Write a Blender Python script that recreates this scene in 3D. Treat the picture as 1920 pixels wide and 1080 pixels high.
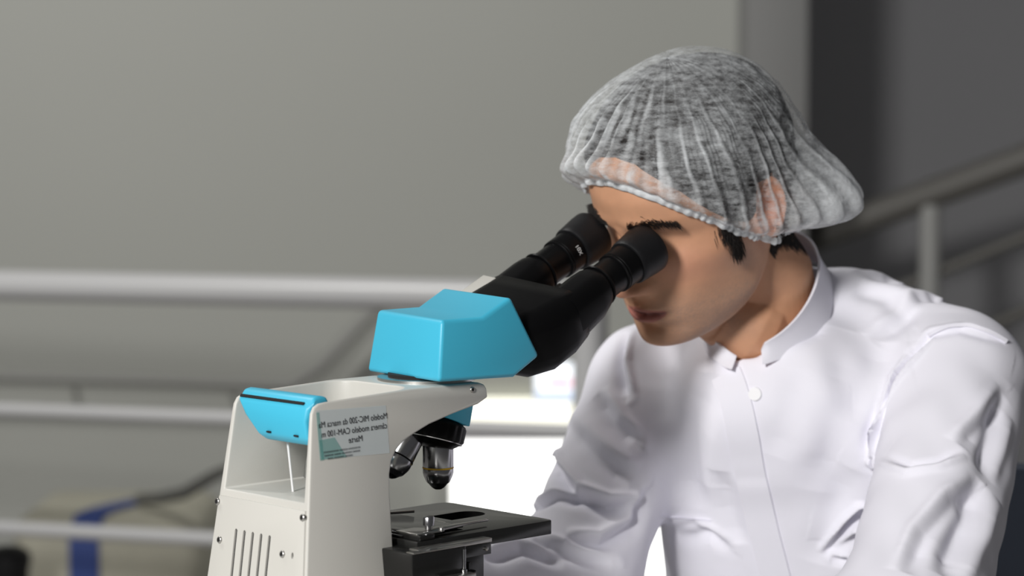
import bpy, bmesh, math, random
import numpy as np
from mathutils import Vector, Matrix
from mathutils.bvhtree import BVHTree
for o in list(bpy.data.objects): bpy.data.objects.remove(o)
SC = bpy.context.scene; COL = SC.collection
R = math.radians
rng = np.random.default_rng(7); random.seed(7)

# ------------------------------------------------------------------ camera
FPX = 4500.0; PITCH = R(4.1); CAMZ = 1.25
cam = bpy.data.cameras.new('camera'); camo = bpy.data.objects.new('camera', cam); COL.objects.link(camo)
cam.sensor_width = 36.0; cam.lens = FPX / 1920 * 36
camo.location = (0, 0, CAMZ); camo.rotation_euler = (math.pi/2 - PITCH, 0, 0)
cam.clip_start = 0.05; cam.clip_end = 100
cam.dof.use_dof = True; cam.dof.focus_distance = 2.03; cam.dof.aperture_fstop = 4.6
SC.camera = camo
# ------------------------------------------------------------------ world, lights, exposure
w = bpy.data.worlds.new('room_air'); SC.world = w; w.use_nodes = True
w.node_tree.nodes['Background'].inputs[0].default_value = (0.80, 0.80, 0.82, 1)
w.node_tree.nodes['Background'].inputs[1].default_value = 0.105
def area(name, loc, target, size, power, col=(1, 1, 1), sy=None):
    l = bpy.data.lights.new(name, 'AREA'); l.energy = power; l.color = col; l.size = size
    if sy: l.shape = 'RECTANGLE'; l.size_y = sy
    o = bpy.data.objects.new(name, l); COL.objects.link(o); o.location = loc
    o.rotation_euler = (Vector(target) - Vector(loc)).to_track_quat('-Z', 'Y').to_euler(); return o
area('side_window_daylight', (-1.29, -0.36, 2.16), (0.05, 2.05, 0.98), 0.5, 92, (1.0, 0.985, 0.965))
area('hall_lamp', (-1.7, 3.0, 3.4), (-0.6, 6.0, 1.2), 0.5, 80, (1.0, 0.985, 0.95))  # unseen light added to brighten the back wall and railing
SC.view_settings.view_transform = 'Standard'; SC.view_settings.look = 'None'
SC.view_settings.exposure = 0.0; SC.view_settings.gamma = 1.0; SC.view_settings.use_curve_mapping = False

# ------------------------------------------------------------------ geometry helpers
C0 = np.array([0, 0, CAMZ]); FW = np.array([0, math.cos(PITCH), -math.sin(PITCH)])
UPV = np.array([0, math.sin(PITCH), math.cos(PITCH)]); RTV = np.array([1., 0, 0])
def ray(x, y): return FW + RTV*(x-960)/FPX + UPV*(540-y)/FPX
def at(x, y, d): return C0 + ray(x, y)*d
TH = R(46)
U = np.array([math.sin(TH), math.cos(TH), 0]); V = np.array([-math.cos(TH), math.sin(TH), 0]); W = np.array([0, 0, 1.])
O = at(585, 760, 1.9)                      # rear top corner of the microscope stand
def wor(u, v, w_): return O + (U*u + V*v + W*w_)/1000
TABLE_W = -290.0                           # table top below that corner, mm

def mat(name, col, rough=0.5, metal=0.0, bump=None, coat=0.0, sub=0.0, var=None, spec=0.5, emit=None):
    m = bpy.data.materials.new(name); m.use_nodes = True; nt = m.node_tree; b = nt.nodes['Principled BSDF']
    b.inputs['Base Color'].default_value = (*col, 1); b.inputs['Roughness'].default_value = rough
    b.inputs['Metallic'].default_value = metal; b.inputs['Coat Weight'].default_value = coat
    b.inputs['Specular IOR Level'].default_value = spec
    if sub: b.inputs['Subsurface Weight'].default_value = sub; b.inputs['Subsurface Radius'].default_value = (0.01, 0.004, 0.002); b.inputs['Subsurface Scale'].default_value = 0.6
    tc = nt.nodes.new('ShaderNodeTexCoord')
    if var:   # (scale, amount)
        n = nt.nodes.new('ShaderNodeTexNoise'); n.inputs['Scale'].default_value = var[0]; n.inputs['Detail'].default_value = 4
        mx = nt.nodes.new('ShaderNodeMix'); mx.data_type = 'RGBA'
        mx.inputs['A'].default_value = (*[c*(1-var[1]) for c in col], 1); mx.inputs['B'].default_value = (*[min(1, c*(1+var[1])) for c in col], 1)
        nt.links.new(tc.outputs['Object'], n.inputs['Vector']); nt.links.new(n.outputs['Fac'], mx.inputs['Factor'])
        nt.links.new(mx.outputs['Result'], b.inputs['Base Color'])
    if bump:  # (scale, strength)
        n = nt.nodes.new('ShaderNodeTexNoise'); n.inputs['Scale'].default_value = bump[0]; n.inputs['Detail'].default_value = 5
        bp = nt.nodes.new('ShaderNodeBump'); bp.inputs['Strength'].default_value = bump[1]; bp.inputs['Distance'].default_value = 0.001
        nt.links.new(tc.outputs['Object'], n.inputs['Vector']); nt.links.new(n.outputs['Fac'], bp.inputs['Height'])
        nt.links.new(bp.outputs['Normal'], b.inputs['Normal'])
    if emit: b.inputs['Emission Color'].default_value = (*emit[0], 1); b.inputs['Emission Strength'].default_value = emit[1]
    return m

def root(name, label, cat, loc=(0, 0, 0), rz=0.0, group=None):
    o = bpy.data.objects.new(name, None); COL.objects.link(o); o.empty_display_size = 0.05
    o.location = loc; o.rotation_euler = (0, 0, rz); o['label'] = label; o['category'] = cat
    if group: o['group'] = group
    return o
def link(name, me, m, parent=None, label=None, kind=None, smooth=45):
    o = bpy.data.objects.new(name, me); COL.objects.link(o)
    if m is not None and not me.materials: me.materials.append(m)
    if smooth is not None:
        for p in me.polygons: p.use_smooth = True
        if smooth < 180: me.set_sharp_from_angle(angle=R(smooth))
    if parent is not None: o.parent = parent
    if label: o['label'] = label
    if kind: o['kind'] = kind
    return o
def thing(o, label, cat, group=None):
    o['label'] = label; o['category'] = cat
    if group: o['group'] = group
    return o
def bm_mesh(bm, name, recalc=True):
    if recalc: bmesh.ops.recalc_face_normals(bm, faces=bm.faces)
    me = bpy.data.meshes.new(name); bm.to_mesh(me); bm.free(); return me
def vf_mesh(name, v, f, recalc=True):
    bm = bmesh.new(); vs = [bm.verts.new(tuple(map(float, p))) for p in v]
    for q in f:
        try: bm.faces.new([vs[i] for i in q])
        except ValueError: pass
    return bm_mesh(bm, name, recalc)
def np_mesh(name, v, quads):
    me = bpy.data.meshes.new(name); v = np.asarray(v, np.float32); q = np.asarray(quads, np.int32); k = q.shape[1]
    me.vertices.add(len(v)); me.vertices.foreach_set('co', v.ravel())
    me.loops.add(q.size); me.loops.foreach_set('vertex_index', q.ravel())
    me.polygons.add(len(q)); me.polygons.foreach_set('loop_start', np.arange(0, q.size, k, dtype=np.int32))
    me.polygons.foreach_set('loop_total', np.full(len(q), k, np.int32))
    me.update(calc_edges=True); me.validate(); return me
def bevel(bm, w_, seg=2, ang=30):
    bmesh.ops.recalc_face_normals(bm, faces=bm.faces)
    es = [e for e in bm.edges if len(e.link_faces) == 2 and e.calc_face_angle(0) > R(ang)]
    if es: bmesh.ops.bevel(bm, geom=es, offset=w_, segments=seg, affect='EDGES', profile=0.5, clamp_overlap=True)
    return bm
def box_bm(x0, x1, y0, y1, z0, z1, bv=0, seg=2):
    bm = bmesh.new(); vs = [bm.verts.new((x, y, z)) for x in (x0, x1) for y in (y0, y1) for z in (z0, z1)]
    for q in ((0, 1, 3, 2), (4, 6, 7, 5), (0, 4, 5, 1), (2, 3, 7, 6), (0, 2, 6, 4), (1, 5, 7, 3)): bm.faces.new([vs[i] for i in q])
    if bv: bevel(bm, bv, seg)
    return bm
def prism_bm(a, b, bv=0, seg=2, ang=30):
    """two matching closed loops of 3d points -> solid"""
    bm = bmesh.new(); A = [bm.verts.new(tuple(p)) for p in a]; B = [bm.verts.new(tuple(p)) for p in b]; n = len(A)
    for i in range(n): bm.faces.new((A[i], A[(i+1) % n], B[(i+1) % n], B[i]))
    bm.faces.new(A[::-1]); bm.faces.new(B)
    if bv: bevel(bm, bv, seg, ang)
    return bm
def lathe_bm(prof, n=40, o=(0, 0, 0), ax=(0, 0, 1), knurl=None):
    """prof: list of (radius, height along ax)"""
    bm = bmesh.new(); q = Vector((0, 0, 1)).rotation_difference(Vector(ax).normalized()); o = Vector(o); rings = []
    for r, h in prof:
        ring = []
        for i in range(n):
            rr = r
            if knurl and knurl[0] <= h <= knurl[1] and (i // 2) % 2: rr = r*0.965
            a = 2*math.pi*i/n
            ring.append(bm.verts.new(o + q @ Vector((rr*math.cos(a), rr*math.sin(a), h))))
        rings.append(ring)
    for a, b in zip(rings, rings[1:]):
        for i in range(n): bm.faces.new((a[i], a[(i+1) % n], b[(i+1) % n], b[i]))
    bm.faces.new(rings[0][::-1]); bm.faces.new(rings[-1]); return bm
def xf(bm, fn):
    for v in bm.verts: v.co = Vector(tuple(map(float, fn(*v.co))))
    return bm
def tube_np(pts, rad, n=16, closed=False):
    """tube along points with radius list -> verts, quads (+caps as collapsed rings)"""
    P = np.asarray(pts, float); m = len(P); rad = np.broadcast_to(np.asarray(rad, float), (m,))
    T = np.gradient(P, axis=0); T /= np.linalg.norm(T, axis=1)[:, None]
    ref = np.array([0.13, 0.27, 0.95]); vs = []
    N = np.cross(T[0], ref); N /= np.linalg.norm(N)
    for i in range(m):
        N = N - T[i]*(N @ T[i]); N /= np.linalg.norm(N); B = np.cross(T[i], N)
        a = np.linspace(0, 2*np.pi, n, endpoint=False)
        vs.append(P[i] + rad[i]*(np.cos(a)[:, None]*N + np.sin(a)[:, None]*B))
    v = np.concatenate(vs); f = []
    for i in range(m-1):
        for j in range(n): f.append((i*n+j, i*n+(j+1) % n, (i+1)*n+(j+1) % n, (i+1)*n+j))
    f.append(tuple(range(n))[::-1]); f.append(tuple((m-1)*n+j for j in range(n)))
    return v, f
def tube(name, pts, rad, m, parent=None, n=16, **k):
    v, f = tube_np(pts, rad, n); return link(name, vf_mesh(name, v, f), m, parent, **k)
def merge_np(parts):
    vs = []; fs = []; o = 0
    for v, f in parts:
        vs.append(np.asarray(v)); fs += [tuple(i+o for i in q) for q in f]; o += len(v)
    return np.concatenate(vs), fs
def evaluated(obj):
    dg = bpy.context.evaluated_depsgraph_get(); dg.update()
    return bpy.data.meshes.new_from_object(obj.evaluated_get(dg))
def boolean(me, cutters):
    o = bpy.data.objects.new('tmp', me); COL.objects.link(o); cs = []
    for c in cutters:
        co = bpy.data.objects.new('tmpc', c); COL.objects.link(co); cs.append(co)
        md = o.modifiers.new('b', 'BOOLEAN'); md.operation = 'DIFFERENCE'; md.object = co; md.solver = 'EXACT'
    r = evaluated(o)
    for x in [o]+cs: bpy.data.objects.remove(x)
    return r
def bevel_mesh(me, w_, seg=2, ang=35):
    o = bpy.data.objects.new('tmp', me); COL.objects.link(o)
    md = o.modifiers.new('b', 'BEVEL'); md.width = w_; md.segments = seg; md.limit_method = 'ANGLE'; md.angle_limit = R(ang)
    r = evaluated(o); bpy.data.objects.remove(o); return r
def text_mesh(txt, size, depth=0.0):
    cu = bpy.data.curves.new('txt', 'FONT'); cu.body = txt; cu.size = size; cu.extrude = depth; cu.align_x = 'LEFT'
    o = bpy.data.objects.new('tmp', cu); COL.objects.link(o); r = evaluated(o); bpy.data.objects.remove(o); bpy.data.curves.remove(cu); return r

# ------------------------------------------------------------------ materials
M = {}
M['wall'] = mat('wall_paint', (0.395, 0.40, 0.372), 0.75, var=(0.6, 0.05), bump=(40, 0.15))
M['wall_dark'] = mat('wall_paint_slate', (0.46, 0.46, 0.475), 0.8, var=(0.8, 0.05))
M['floor'] = mat('floor_resin', (0.30, 0.29, 0.28), 0.4, var=(2, 0.1))
M['rail'] = mat('white_rail_enamel', (0.46, 0.46, 0.465), 0.35)
M['rail_grey'] = mat('grey_rail_enamel', (0.12, 0.115, 0.105), 0.5)
M['post_grey'] = mat('pale_grey_enamel', (0.34, 0.34, 0.33), 0.5)
M['frame'] = mat('window_frame_grey', (0.42, 0.41, 0.43), 0.5)  # for the divider of the added glow panels and the box's added bracket
M['pane'] = mat('frosted_daylit_glass', (0.9, 0.9, 0.88), 0.6, emit=((1.0, 1.0, 0.965), 2.2))  # emission stands in for sunlight on a pale counter
M['pane_warm'] = mat('frosted_daylit_glass_warm', (0.9, 0.9, 0.8), 0.6, emit=((1.0, 0.98, 0.83), 1.25))
M['cream_plastic'] = mat('cream_enamel', (0.585, 0.572, 0.53), 0.42, bump=(900, 0.06))
M['blue'] = mat('cyan_plastic', (0.060, 0.49, 0.70), 0.42, bump=(700, 0.05))
M['black'] = mat('black_plastic', (0.003, 0.003, 0.0033), 0.36, bump=(600, 0.04), spec=0.13)
M['black_rub'] = mat('black_rubber', (0.007, 0.007, 0.008), 0.5, bump=(800, 0.08), spec=0.25)
M['black_paint'] = mat('black_stage_enamel', (0.009, 0.009, 0.0085), 0.2, bump=(1500, 0.03), spec=0.6)
M['dark'] = mat('dark_cavity', (0.01, 0.01, 0.01), 0.9)
M['chrome'] = mat('brushed_chrome', (0.42, 0.42, 0.43), 0.22, metal=1.0)
M['steel'] = mat('satin_steel', (0.45, 0.44, 0.42), 0.35, metal=1.0)
M['yellow'] = mat('yellow_ring_paint', (0.85, 0.50, 0.03), 0.5)
M['white_ink'] = mat('white_ink', (0.8, 0.8, 0.8), 0.6)
M['ink'] = mat('black_ink', (0.02, 0.02, 0.025), 0.7)
M['glass_lens'] = mat('coated_lens', (0.02, 0.02, 0.03), 0.08, coat=1.0)
M['table'] = mat('white_laminate', (0.72, 0.72, 0.70), 0.35)

# ------------------------------------------------------------------ the setting
def struct(name, bm_or_me, m, label=None, smooth=40):
    me = bm_or_me if isinstance(bm_or_me, bpy.types.Mesh) else bm_mesh(bm_or_me, name)
    o = link(name, me, m, smooth=smooth); o['kind'] = 'structure'
    if label: o['label'] = label
    return o
struct('floor', box_bm(-6, 6, -1, 9, -0.06, 0), M['floor'], 'grey resin floor of the laboratory')
YB = 6.4
def wx(px_, y): return (px_-960)/FPX*(y*1.0)
XP0, XP1 = wx(1398, 6.15), wx(1514, 6.15)
struct('wall_back', box_bm(-6, XP0+0.03, YB, YB+0.15, 0, 4.2), M['wall'], 'plain grey back wall behind the white railing')
struct('trim_1', box_bm(XP0, XP1, 6.15, 7.5, 0, 4.2, 0.008), mat('pillar_paint', (0.235, 0.235, 0.232), 0.75, var=(0.6, 0.05)), 'grey wall pillar behind the hair cap')
struct('wall_right', box_bm(XP1-0.02, 6, 7.5, 7.65, 0, 4.2), M['wall_dark'], 'dark slate grey wall behind the stair railing')

# emissive panels added to stand in for an overexposed sunlit counter
def zpx(y, d): return at(960, y, d)[2]
dW = YB-0.05
wx0, wx1 = wx(846, dW), wx(1330, dW)
zt, zm0, zm1, zb = zpx(752, dW), zpx(808, dW), zpx(829, dW), 0.02
glow_root = bpy.data.objects.new('window_1', None); COL.objects.link(glow_root); glow_root.location = (0, dW, 0); glow_root['kind'] = 'structure'
glow_root['label'] = 'low frosted window glowing with daylight behind the stage'
link('window_pane', bm_mesh(box_bm(wx0, wx1, 0, 0.02, zb, zm1), 'p'), M['pane'], glow_root)
link('window_pane', bm_mesh(box_bm(wx0, wx1, 0, 0.02, zm0, zt), 'p'), M['pane_warm'], glow_root)
link('window_transom', bm_mesh(box_bm(wx0-0.02, wx1+0.02, -0.03, 0.02, zm1, zm0, 0.004), 'p'), M['frame'], glow_root)
link('window_frame', bm_mesh(box_bm(wx0-0.05, wx0, -0.02, 0.02, zb, zt, 0.004), 'p'), M['wall'], glow_root)

# white railing
rl = root('white_pipe_railing', 'white painted pipe railing with three rails in front of grey wall', 'railing', (*at(1108, 535, 4.45)[:2], 0))
rd = np.array([0.4625, -0.13, 0.]); A0 = at(0, 535, 5.0)
s_end = next(q for q in np.arange(2, 4, .005) if 960+FPX*(A0[0]+rd[0]*q)/(((A0+rd*q-C0) @ FW)) > 1106)
for yy, rr in ((535, 0.0315), (768, 0.0145), (990, 0.0150)):
    a = at(0, yy, 5.0); p0 = a - rd*3; p1 = a + rd*s_end
    tube('rail', [p0 - np.array(rl.location), p1 - np.array(rl.location)], rr, M['rail'], rl, 20)
pe = A0 + rd*s_end; rl_post = pe.copy()
pts = [pe + np.array([0, 0, -0.001]), np.array([pe[0], pe[1], 0])]
tube('post', [q - np.array(rl.location) for q in pts], 0.034, M['rail'], rl, 20)
pe2 = A0 - rd*1.6
tube('post', [np.array([pe2[0], pe2[1], A0[2]]) - np.array(rl.location), np.array([pe2[0], pe2[1], 0]) - np.array(rl.location)], 0.0315, M['rail'], rl, 20)

# stair railing on the right
sr = root('stair_railing', 'dark grey stair railing climbing to the right behind the white coat', 'railing', (*at(1745, 400, 6.3)[:2], 0))
def stube(n, a, b, r, m): tube(n, [np.array(a)-np.array(sr.location), np.array(b)-np.array(sr.location)], r, M[m], sr, 18)
stube('handrail', at(1480, 462, 6.5), at(2050, 252, 6.15), 0.040, 'rail_grey')
pp = at(1745, 385, 6.33); stube('post', pp, (pp[0], pp[1], 0), 0.028, 'post_grey')
pp2 = at(2030, 262, 6.2); stube('post', pp2, (pp2[0], pp2[1], 0), 0.028, 'post_grey')
stube('rail', at(1600, 575, 6.45), at(2050, 392, 6.18), 0.014, 'rail_grey')
stube('rail', at(1700, 680, 6.45), at(2050, 528, 6.18), 0.014, 'rail_grey')

# grey bar standing in for a shadow band across the back wall
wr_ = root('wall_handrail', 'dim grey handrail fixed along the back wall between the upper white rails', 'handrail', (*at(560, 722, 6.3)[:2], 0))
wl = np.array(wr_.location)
tube('rail', [at(-500, 690, 6.3)-wl, at(0, 706, 6.3)-wl, at(300, 714, 6.3)-wl, at(545, 724, 6.3)-wl, at(600, 690, 6.3)-wl, at(640, 645, 6.3)-wl, at(712, 568, 6.3)-wl], 0.017, mat('wall_handrail_grey', (0.29, 0.29, 0.275), 0.6), wr_, 14)  # bar standing in for the shadow band
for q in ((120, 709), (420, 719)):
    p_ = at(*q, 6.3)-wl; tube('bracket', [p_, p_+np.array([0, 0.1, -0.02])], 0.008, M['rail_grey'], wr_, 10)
# white box with red print, its brightness put in as added glow
d = 5.9
sc = root('wall_screen', 'small bright screen with a red heading above the daylit window', 'screen', at(1040, 760, d))
so = np.array(sc.location)
x0, z0 = at(1000, 756, d)[[0, 2]] - so[[0, 2]]; x1, z1 = at(1079, 677, d)[[0, 2]] - so[[0, 2]]
link('housing', bm_mesh(box_bm(x0, x1, 0.002, 0.03, z0, z1, 0.01), 'h'), mat('screen_housing', (0.75, 0.78, 0.85), 0.4), sc)
M['scr'] = mat('lit_screen_white', (0.9, 0.9, 0.95), 0.5, emit=((0.90, 0.96, 1.0), 1.3))  # emission stands in for a brightly lit white box
M['scr_blue'] = mat('lit_screen_pale_blue', (0.6, 0.7, 0.9), 0.5, emit=((0.62, 0.72, 0.92), 0.8))
M['scr_red'] = mat('lit_screen_red', (0.8, 0.3, 0.4), 0.5, emit=((0.85, 0.36, 0.47), 0.75))
h = z1-z0; ww = x1-x0
link('display', bm_mesh(box_bm(x0+.006, x1-.004, -0.001, 0.003, z0+h*.30, z1-.006), 'h'), M['scr'], sc)
link('display', bm_mesh(box_bm(x0+.006, x1-.004, -0.001, 0.003, z0+.005, z0+h*.30), 'h'), M['scr_blue'], sc)
for k in range(2):
    link('heading_bar', bm_mesh(box_bm(x0+ww*(.30 if k else .34), x1-.010, -0.003, 0.0, z0+h*(.40+k*.105), z0+h*(.485+k*.105)), 'h'), M['scr_red'], sc)
link('bracket', bm_mesh(box_bm((x0+x1)/2-.02, (x0+x1)/2+.02, 0.028, YB-d, z0+h*.4, z0+h*.6), 'h'), M['frame'], sc)

# beige covered crate with a blue strap, hose and black bin at the lower left
d = 5.5; c0 = at(215, 1000, d); M['beige'] = mat('beige_canvas', (0.42, 0.405, 0.33), 0.85, var=(9, 0.12), bump=(30, 0.5))
cr = root('covered_crate', 'beige canvas covered crate standing behind the lowest white rail', 'crate', (c0[0], c0[1], 0))
zt = at(215, 968, d)[2]
link('cover', bm_mesh(box_bm(-0.24, 0.20, 0.0, 0.42, 0.02, zt, 0.05, 4), 'c'), M['beige'], cr)
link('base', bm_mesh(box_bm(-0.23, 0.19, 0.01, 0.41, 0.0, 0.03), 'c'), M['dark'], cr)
M['navy'] = mat('blue_webbing', (0.030, 0.058, 0.22), 0.6, bump=(200, 0.3))
def ribbon(name, cl, wd, th, m, parent=None, side=(1, 0, 0)):
    cl = np.asarray(cl, float); s = np.asarray(side, float)*wd/2; T = np.gradient(cl, axis=0); T /= np.linalg.norm(T, axis=1)[:, None]
    N = np.cross(np.broadcast_to(s, T.shape), T); N /= np.linalg.norm(N, axis=1)[:, None]; N *= th/2
    v = np.concatenate([np.stack([cl-s-N, cl+s-N, cl+s+N, cl-s+N], 1)]).reshape(-1, 3); f = []
    for i in range(len(cl)-1):
        for j in range(4): f.append((i*4+j, i*4+(j+1) % 4, i*4+4+(j+1) % 4, i*4+4+j))
    f += [(3, 2, 1, 0), tuple(len(cl)*4-4+j for j in range(4))]
    return link(name, vf_mesh(name, v, f), m, parent)
st = [(-0.07, -0.006, 0.03), (-0.07, -0.006, zt-0.06), (-0.068, -0.004, zt-0.03), (-0.06, 0.02, zt), (-0.035, 0.07, zt+0.006), (0.0, 0.14, zt+0.006), (0.05, 0.22, zt+0.006), (0.11, 0.33, zt+0.006)]
so_ = ribbon('blue_strap', [np.array(q)+np.array([c0[0], c0[1], 0]) for q in st], 0.068, 0.004, M['navy'])
thing(so_, 'wide blue strap laid over the beige covered crate', 'strap')
hz = [at(470, 860, 5.3), at(400, 893, 5.35), at(345, 925, 5.42), at(300, 934, 5.5), at(262, 936, 5.6)]
hz = [np.array(q) for q in hz]; fl = hz[0].copy(); 
ho = tube('grey_hose', [np.array([hz[0][0]+.25, hz[0][1]-.05, 0.015]), np.array([hz[0][0]+.2, hz[0][1]-.03, 0.3]), hz[0]]+hz[1:], 0.014, mat('grey_hose_rubber', (0.12, 0.12, 0.11), 0.6), None, 12)
thing(ho, 'thin grey hose sagging down onto the covered crate', 'hose')
b0 = at(15, 1080, 5.25)
bn = root('black_bin', 'small black waste bin at the lower left corner', 'bin', (b0[0], b0[1], 0))
zt2 = at(15, 1040, 5.25)[2]
link('bucket', bm_mesh(lathe_bm([(0.03, 0), (0.036, 0.01), (0.046, zt2-.03), (0.05, zt2-.02), (0.05, zt2), (0.044, zt2), (0.04, 0.05), (0.02, 0.04)], 28), 'b'), M['black_rub'], bn)
link('lid', bm_mesh(lathe_bm([(0.047, zt2-.004), (0.047, zt2+.006), (0.03, zt2+.018), (0.008, zt2+.022)], 28), 'b'), M['black'], bn)

# work table
tb = root('work_table', 'white laminate laboratory table under the microscope', 'table', wor(100, 50, 0)*np.array([1, 1, 0]), R(44))
tz = (O[2]+TABLE_W/1000)
link('table_top', bm_mesh(box_bm(-0.55, 0.42, -0.45, 0.33, tz-0.03, tz, 0.003), 't'), M['table'], tb)
for x, y in ((-0.5, -0.4), (-0.5, 0.28), (0.37, -0.4), (0.37, 0.28)):
    link('leg', bm_mesh(box_bm(x-.02, x+.02, y-.02, y+.02, 0, tz-0.03, 0.003), 't'), M['steel'], tb)

# ------------------------------------------------------------------ microscope (local frame: u towards the user, v away from camera side, w up, mm)
ms = root('microscope', 'cream and cyan binocular microscope with black eyepieces in front of the person', 'microscope', wor(0, 0, TABLE_W), R(44))
def mm(bm):
    for v in bm.verts: v.co = Vector((v.co.x/1000, v.co.y/1000, (v.co.z-TABLE_W)/1000))
    return bm
def mme(me):
    for v in me.vertices: v.co = Vector((v.co.x/1000, v.co.y/1000, (v.co.z-TABLE_W)/1000))
    return me
def mpart(name, bm, m, parent=ms, **k): return link(name, bm_mesh(mm(bm), name), M[m], parent, **k)
vn = lambda w_: 0.12*min(w_, 0.0)
vfar = lambda w_: 101 - 0.068*min(w_, 0.0)
prof = [(-39, -270), (-22, -150), (-2.2, -14), (-1, -7), (2, -2), (7, 0.5), (14, 1.2), (60, 3), (105, 4.8), (150, 4.6), (182, 4), (188, 2), (190.5, -2), (191, -9), (179, -14), (150, -19.5), (122, -26), (105, -32), (93, -37), (84, -43.5), (78, -52), (75, -62), (73.5, -80), (71.5, -145), (70, -270)]
outer = bm_mesh(prism_bm([(u, vn(w_), w_) for u, w_ in prof], [(u, vfar(w_), w_) for u, w_ in prof]), 'o')
def chan(w_, g):   # plan outline of the carrying recess at height w_
    n0, f0 = vn(w_)+6.5, vfar(w_)-6; u1 = 112; r = 22; pts = [(-70, n0)]
    for k in range(7): a = -math.pi/2 + math.pi/2*k/6; pts.append((u1-r+r*math.cos(a), n0+r+r*math.sin(a)))
    for k in range(7): a = math.pi/2*k/6; pts.append((u1-r+r*math.cos(a), f0-r+r*math.sin(a)))
    return [(u, v, w_) for u, v in pts+[(-70, f0)]]
cut = bm_mesh(prism_bm(chan(-76.5, 0), [(u, v, 40) for u, v, _ in chan(0, 0)]), 'c')
# the whole front of the arm is rounded in plan
arm = bevel_mesh(boolean(outer, [cut]), 3.0, 3, 38)
link('stand', mme(arm), M['cream_plastic'], ms, smooth=35)
mpart('base', prism_bm([(-45, -45, -270), (-45, 150, -270), (215, 130, -270), (215, -25, -270)], [(-50, -50, -290), (-50, 155, -290), (222, 135, -290), (222, -30, -290)], 5, 3), 'cream_plastic')
for v0, s in ((-40, -1), (140, 1)):
    kn = mpart('focus_knob', lathe_bm([(14, 0), (14, 6), (23, 7), (24, 9), (24, 24), (22, 27), (12, 27), (12, 38), (10, 40)], 48, (40, v0 if s < 0 else v0, -235), (0, s, 0), (8, 25)), 'black')
# rear plate with vents
def rear(v, w_, out=0.0): return (0.14*w_ - out, v, w_)
NV = 2.6
pl = [(vn(-82)+2.5, -82), (vfar(-82)-2.5, -82), (vfar(-262)-3, -262), (vn(-262)+3, -262)]
plate = bm_mesh(prism_bm([rear(v, w_, NV) for v, w_ in pl], [rear(v, w_, -1.0) for v, w_ in pl], 0.8, 2), 'pl')
slots = []
for k in range(5):
    vc = 76.5 - 10.9*k; wt = -106
    a = [(vc-1.6, wt-1.2), (vc-.6, wt), (vc+.6, wt), (vc+1.6, wt-1.2), (vc+1.6, -200), (vc-1.6, -200)]
    slots.append(bm_mesh(prism_bm([rear(v, w_, 8) for v, w_ in a], [rear(v, w_, -8) for v, w_ in a]), 's'))
a = [(2.2+3.0*math.cos(t)*.45, -118.2+2.6*math.sin(t)) for t in np.linspace(0, 2*math.pi, 12, endpoint=False)]
slots.append(bm_mesh(prism_bm([rear(v, w_, 8) for v, w_ in a], [rear(v, w_, -8) for v, w_ in a]), 's'))
link('rear_plate', mme(boolean(plate, slots)), M['cream_plastic'], ms, smooth=30)
mpart('vent_backing', prism_bm([rear(v, w_, NV-1.6) for v, w_ in ((-4, -103), (84, -103), (84, -210), (-4, -210))], [rear(v, w_, -0.5) for v, w_ in ((-4, -103), (84, -103), (84, -210), (-4, -210))]), 'dark')  # dark sheet painting the shade inside the vent slots
nrm = Vector((-1, 0, 0.14)).normalized()
def screw(o, n, r, parent=ms):
    s = mpart('screw', lathe_bm([(r, -1.5), (r, .6), (r*.85, 1.3), (r*.55, 1.6), (r*.5, .5), (r*.1, .3)], 24, o, n), 'steel', parent)
    mpart('hex_socket', lathe_bm([(r*.5, .5), (r*.5, 0.9), (r*.05, .9)], 6, o, n), 'dark', s)
for v, w_ in ((104.5, -87.3), (-6, -87.3), (96.5, -117.5), (14.3, -118.5)): screw(rear(v, w_, NV), nrm, 3.0)
screw((173, vn(-2)-0.0, -1.2), (0, -1, 0), 2.5)
# blue carrying handle
hp = [(4, 1.5), (6.5, 5), (12, 6.0), (19, 5), (22, 1), (22, -12), (19, -26), (15, -34), (7, -34.5), (1, -29), (-2, -14), (0, -3)]
hn, hf = 5.0, 96.5
hb = prism_bm([(u, hn+(2 if w_ < 0 else 0), w_) for u, w_ in hp], [(u, hf-(-w_*0.75 if w_ < -9 else 0)*1.15, w_) for u, w_ in hp], 2.5, 3, 25)
hd = mpart('carrying_handle', hb, 'blue', label='cyan plastic carrying handle')
mpart('handle_seam', prism_bm([(0.3, 12, -0.4), (0.3, 94, -0.4), (1.9, 94, 1.4), (1.9, 12, 1.4)], [(1.3, 12, -1.2), (1.3, 94, -1.2), (2.9, 94, 0.6), (2.9, 12, 0.6)]), 'dark', hd)
for v in (20, 55): mpart('handle_slot', box_bm(-1.2, 4.5, v-2.6, v+2.6, -27.0, -25.6, .4), 'dark', hd)
v_, f_ = tube_np([(16, 52, -30), (20, 49, -80)], 1.0, 10)
link('hang_cord', mme(vf_mesh('hc', v_, f_)), M['white_ink'], ms, label='thin white cord under the handle')  # white rod painted in place of a highlight along the recess corner
mpart('handle_pin', lathe_bm([(7, 0), (7, 8), (6, 10)], 24, (9, 1, -9), (0, 1, 0)), 'cream_plastic')

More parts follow.
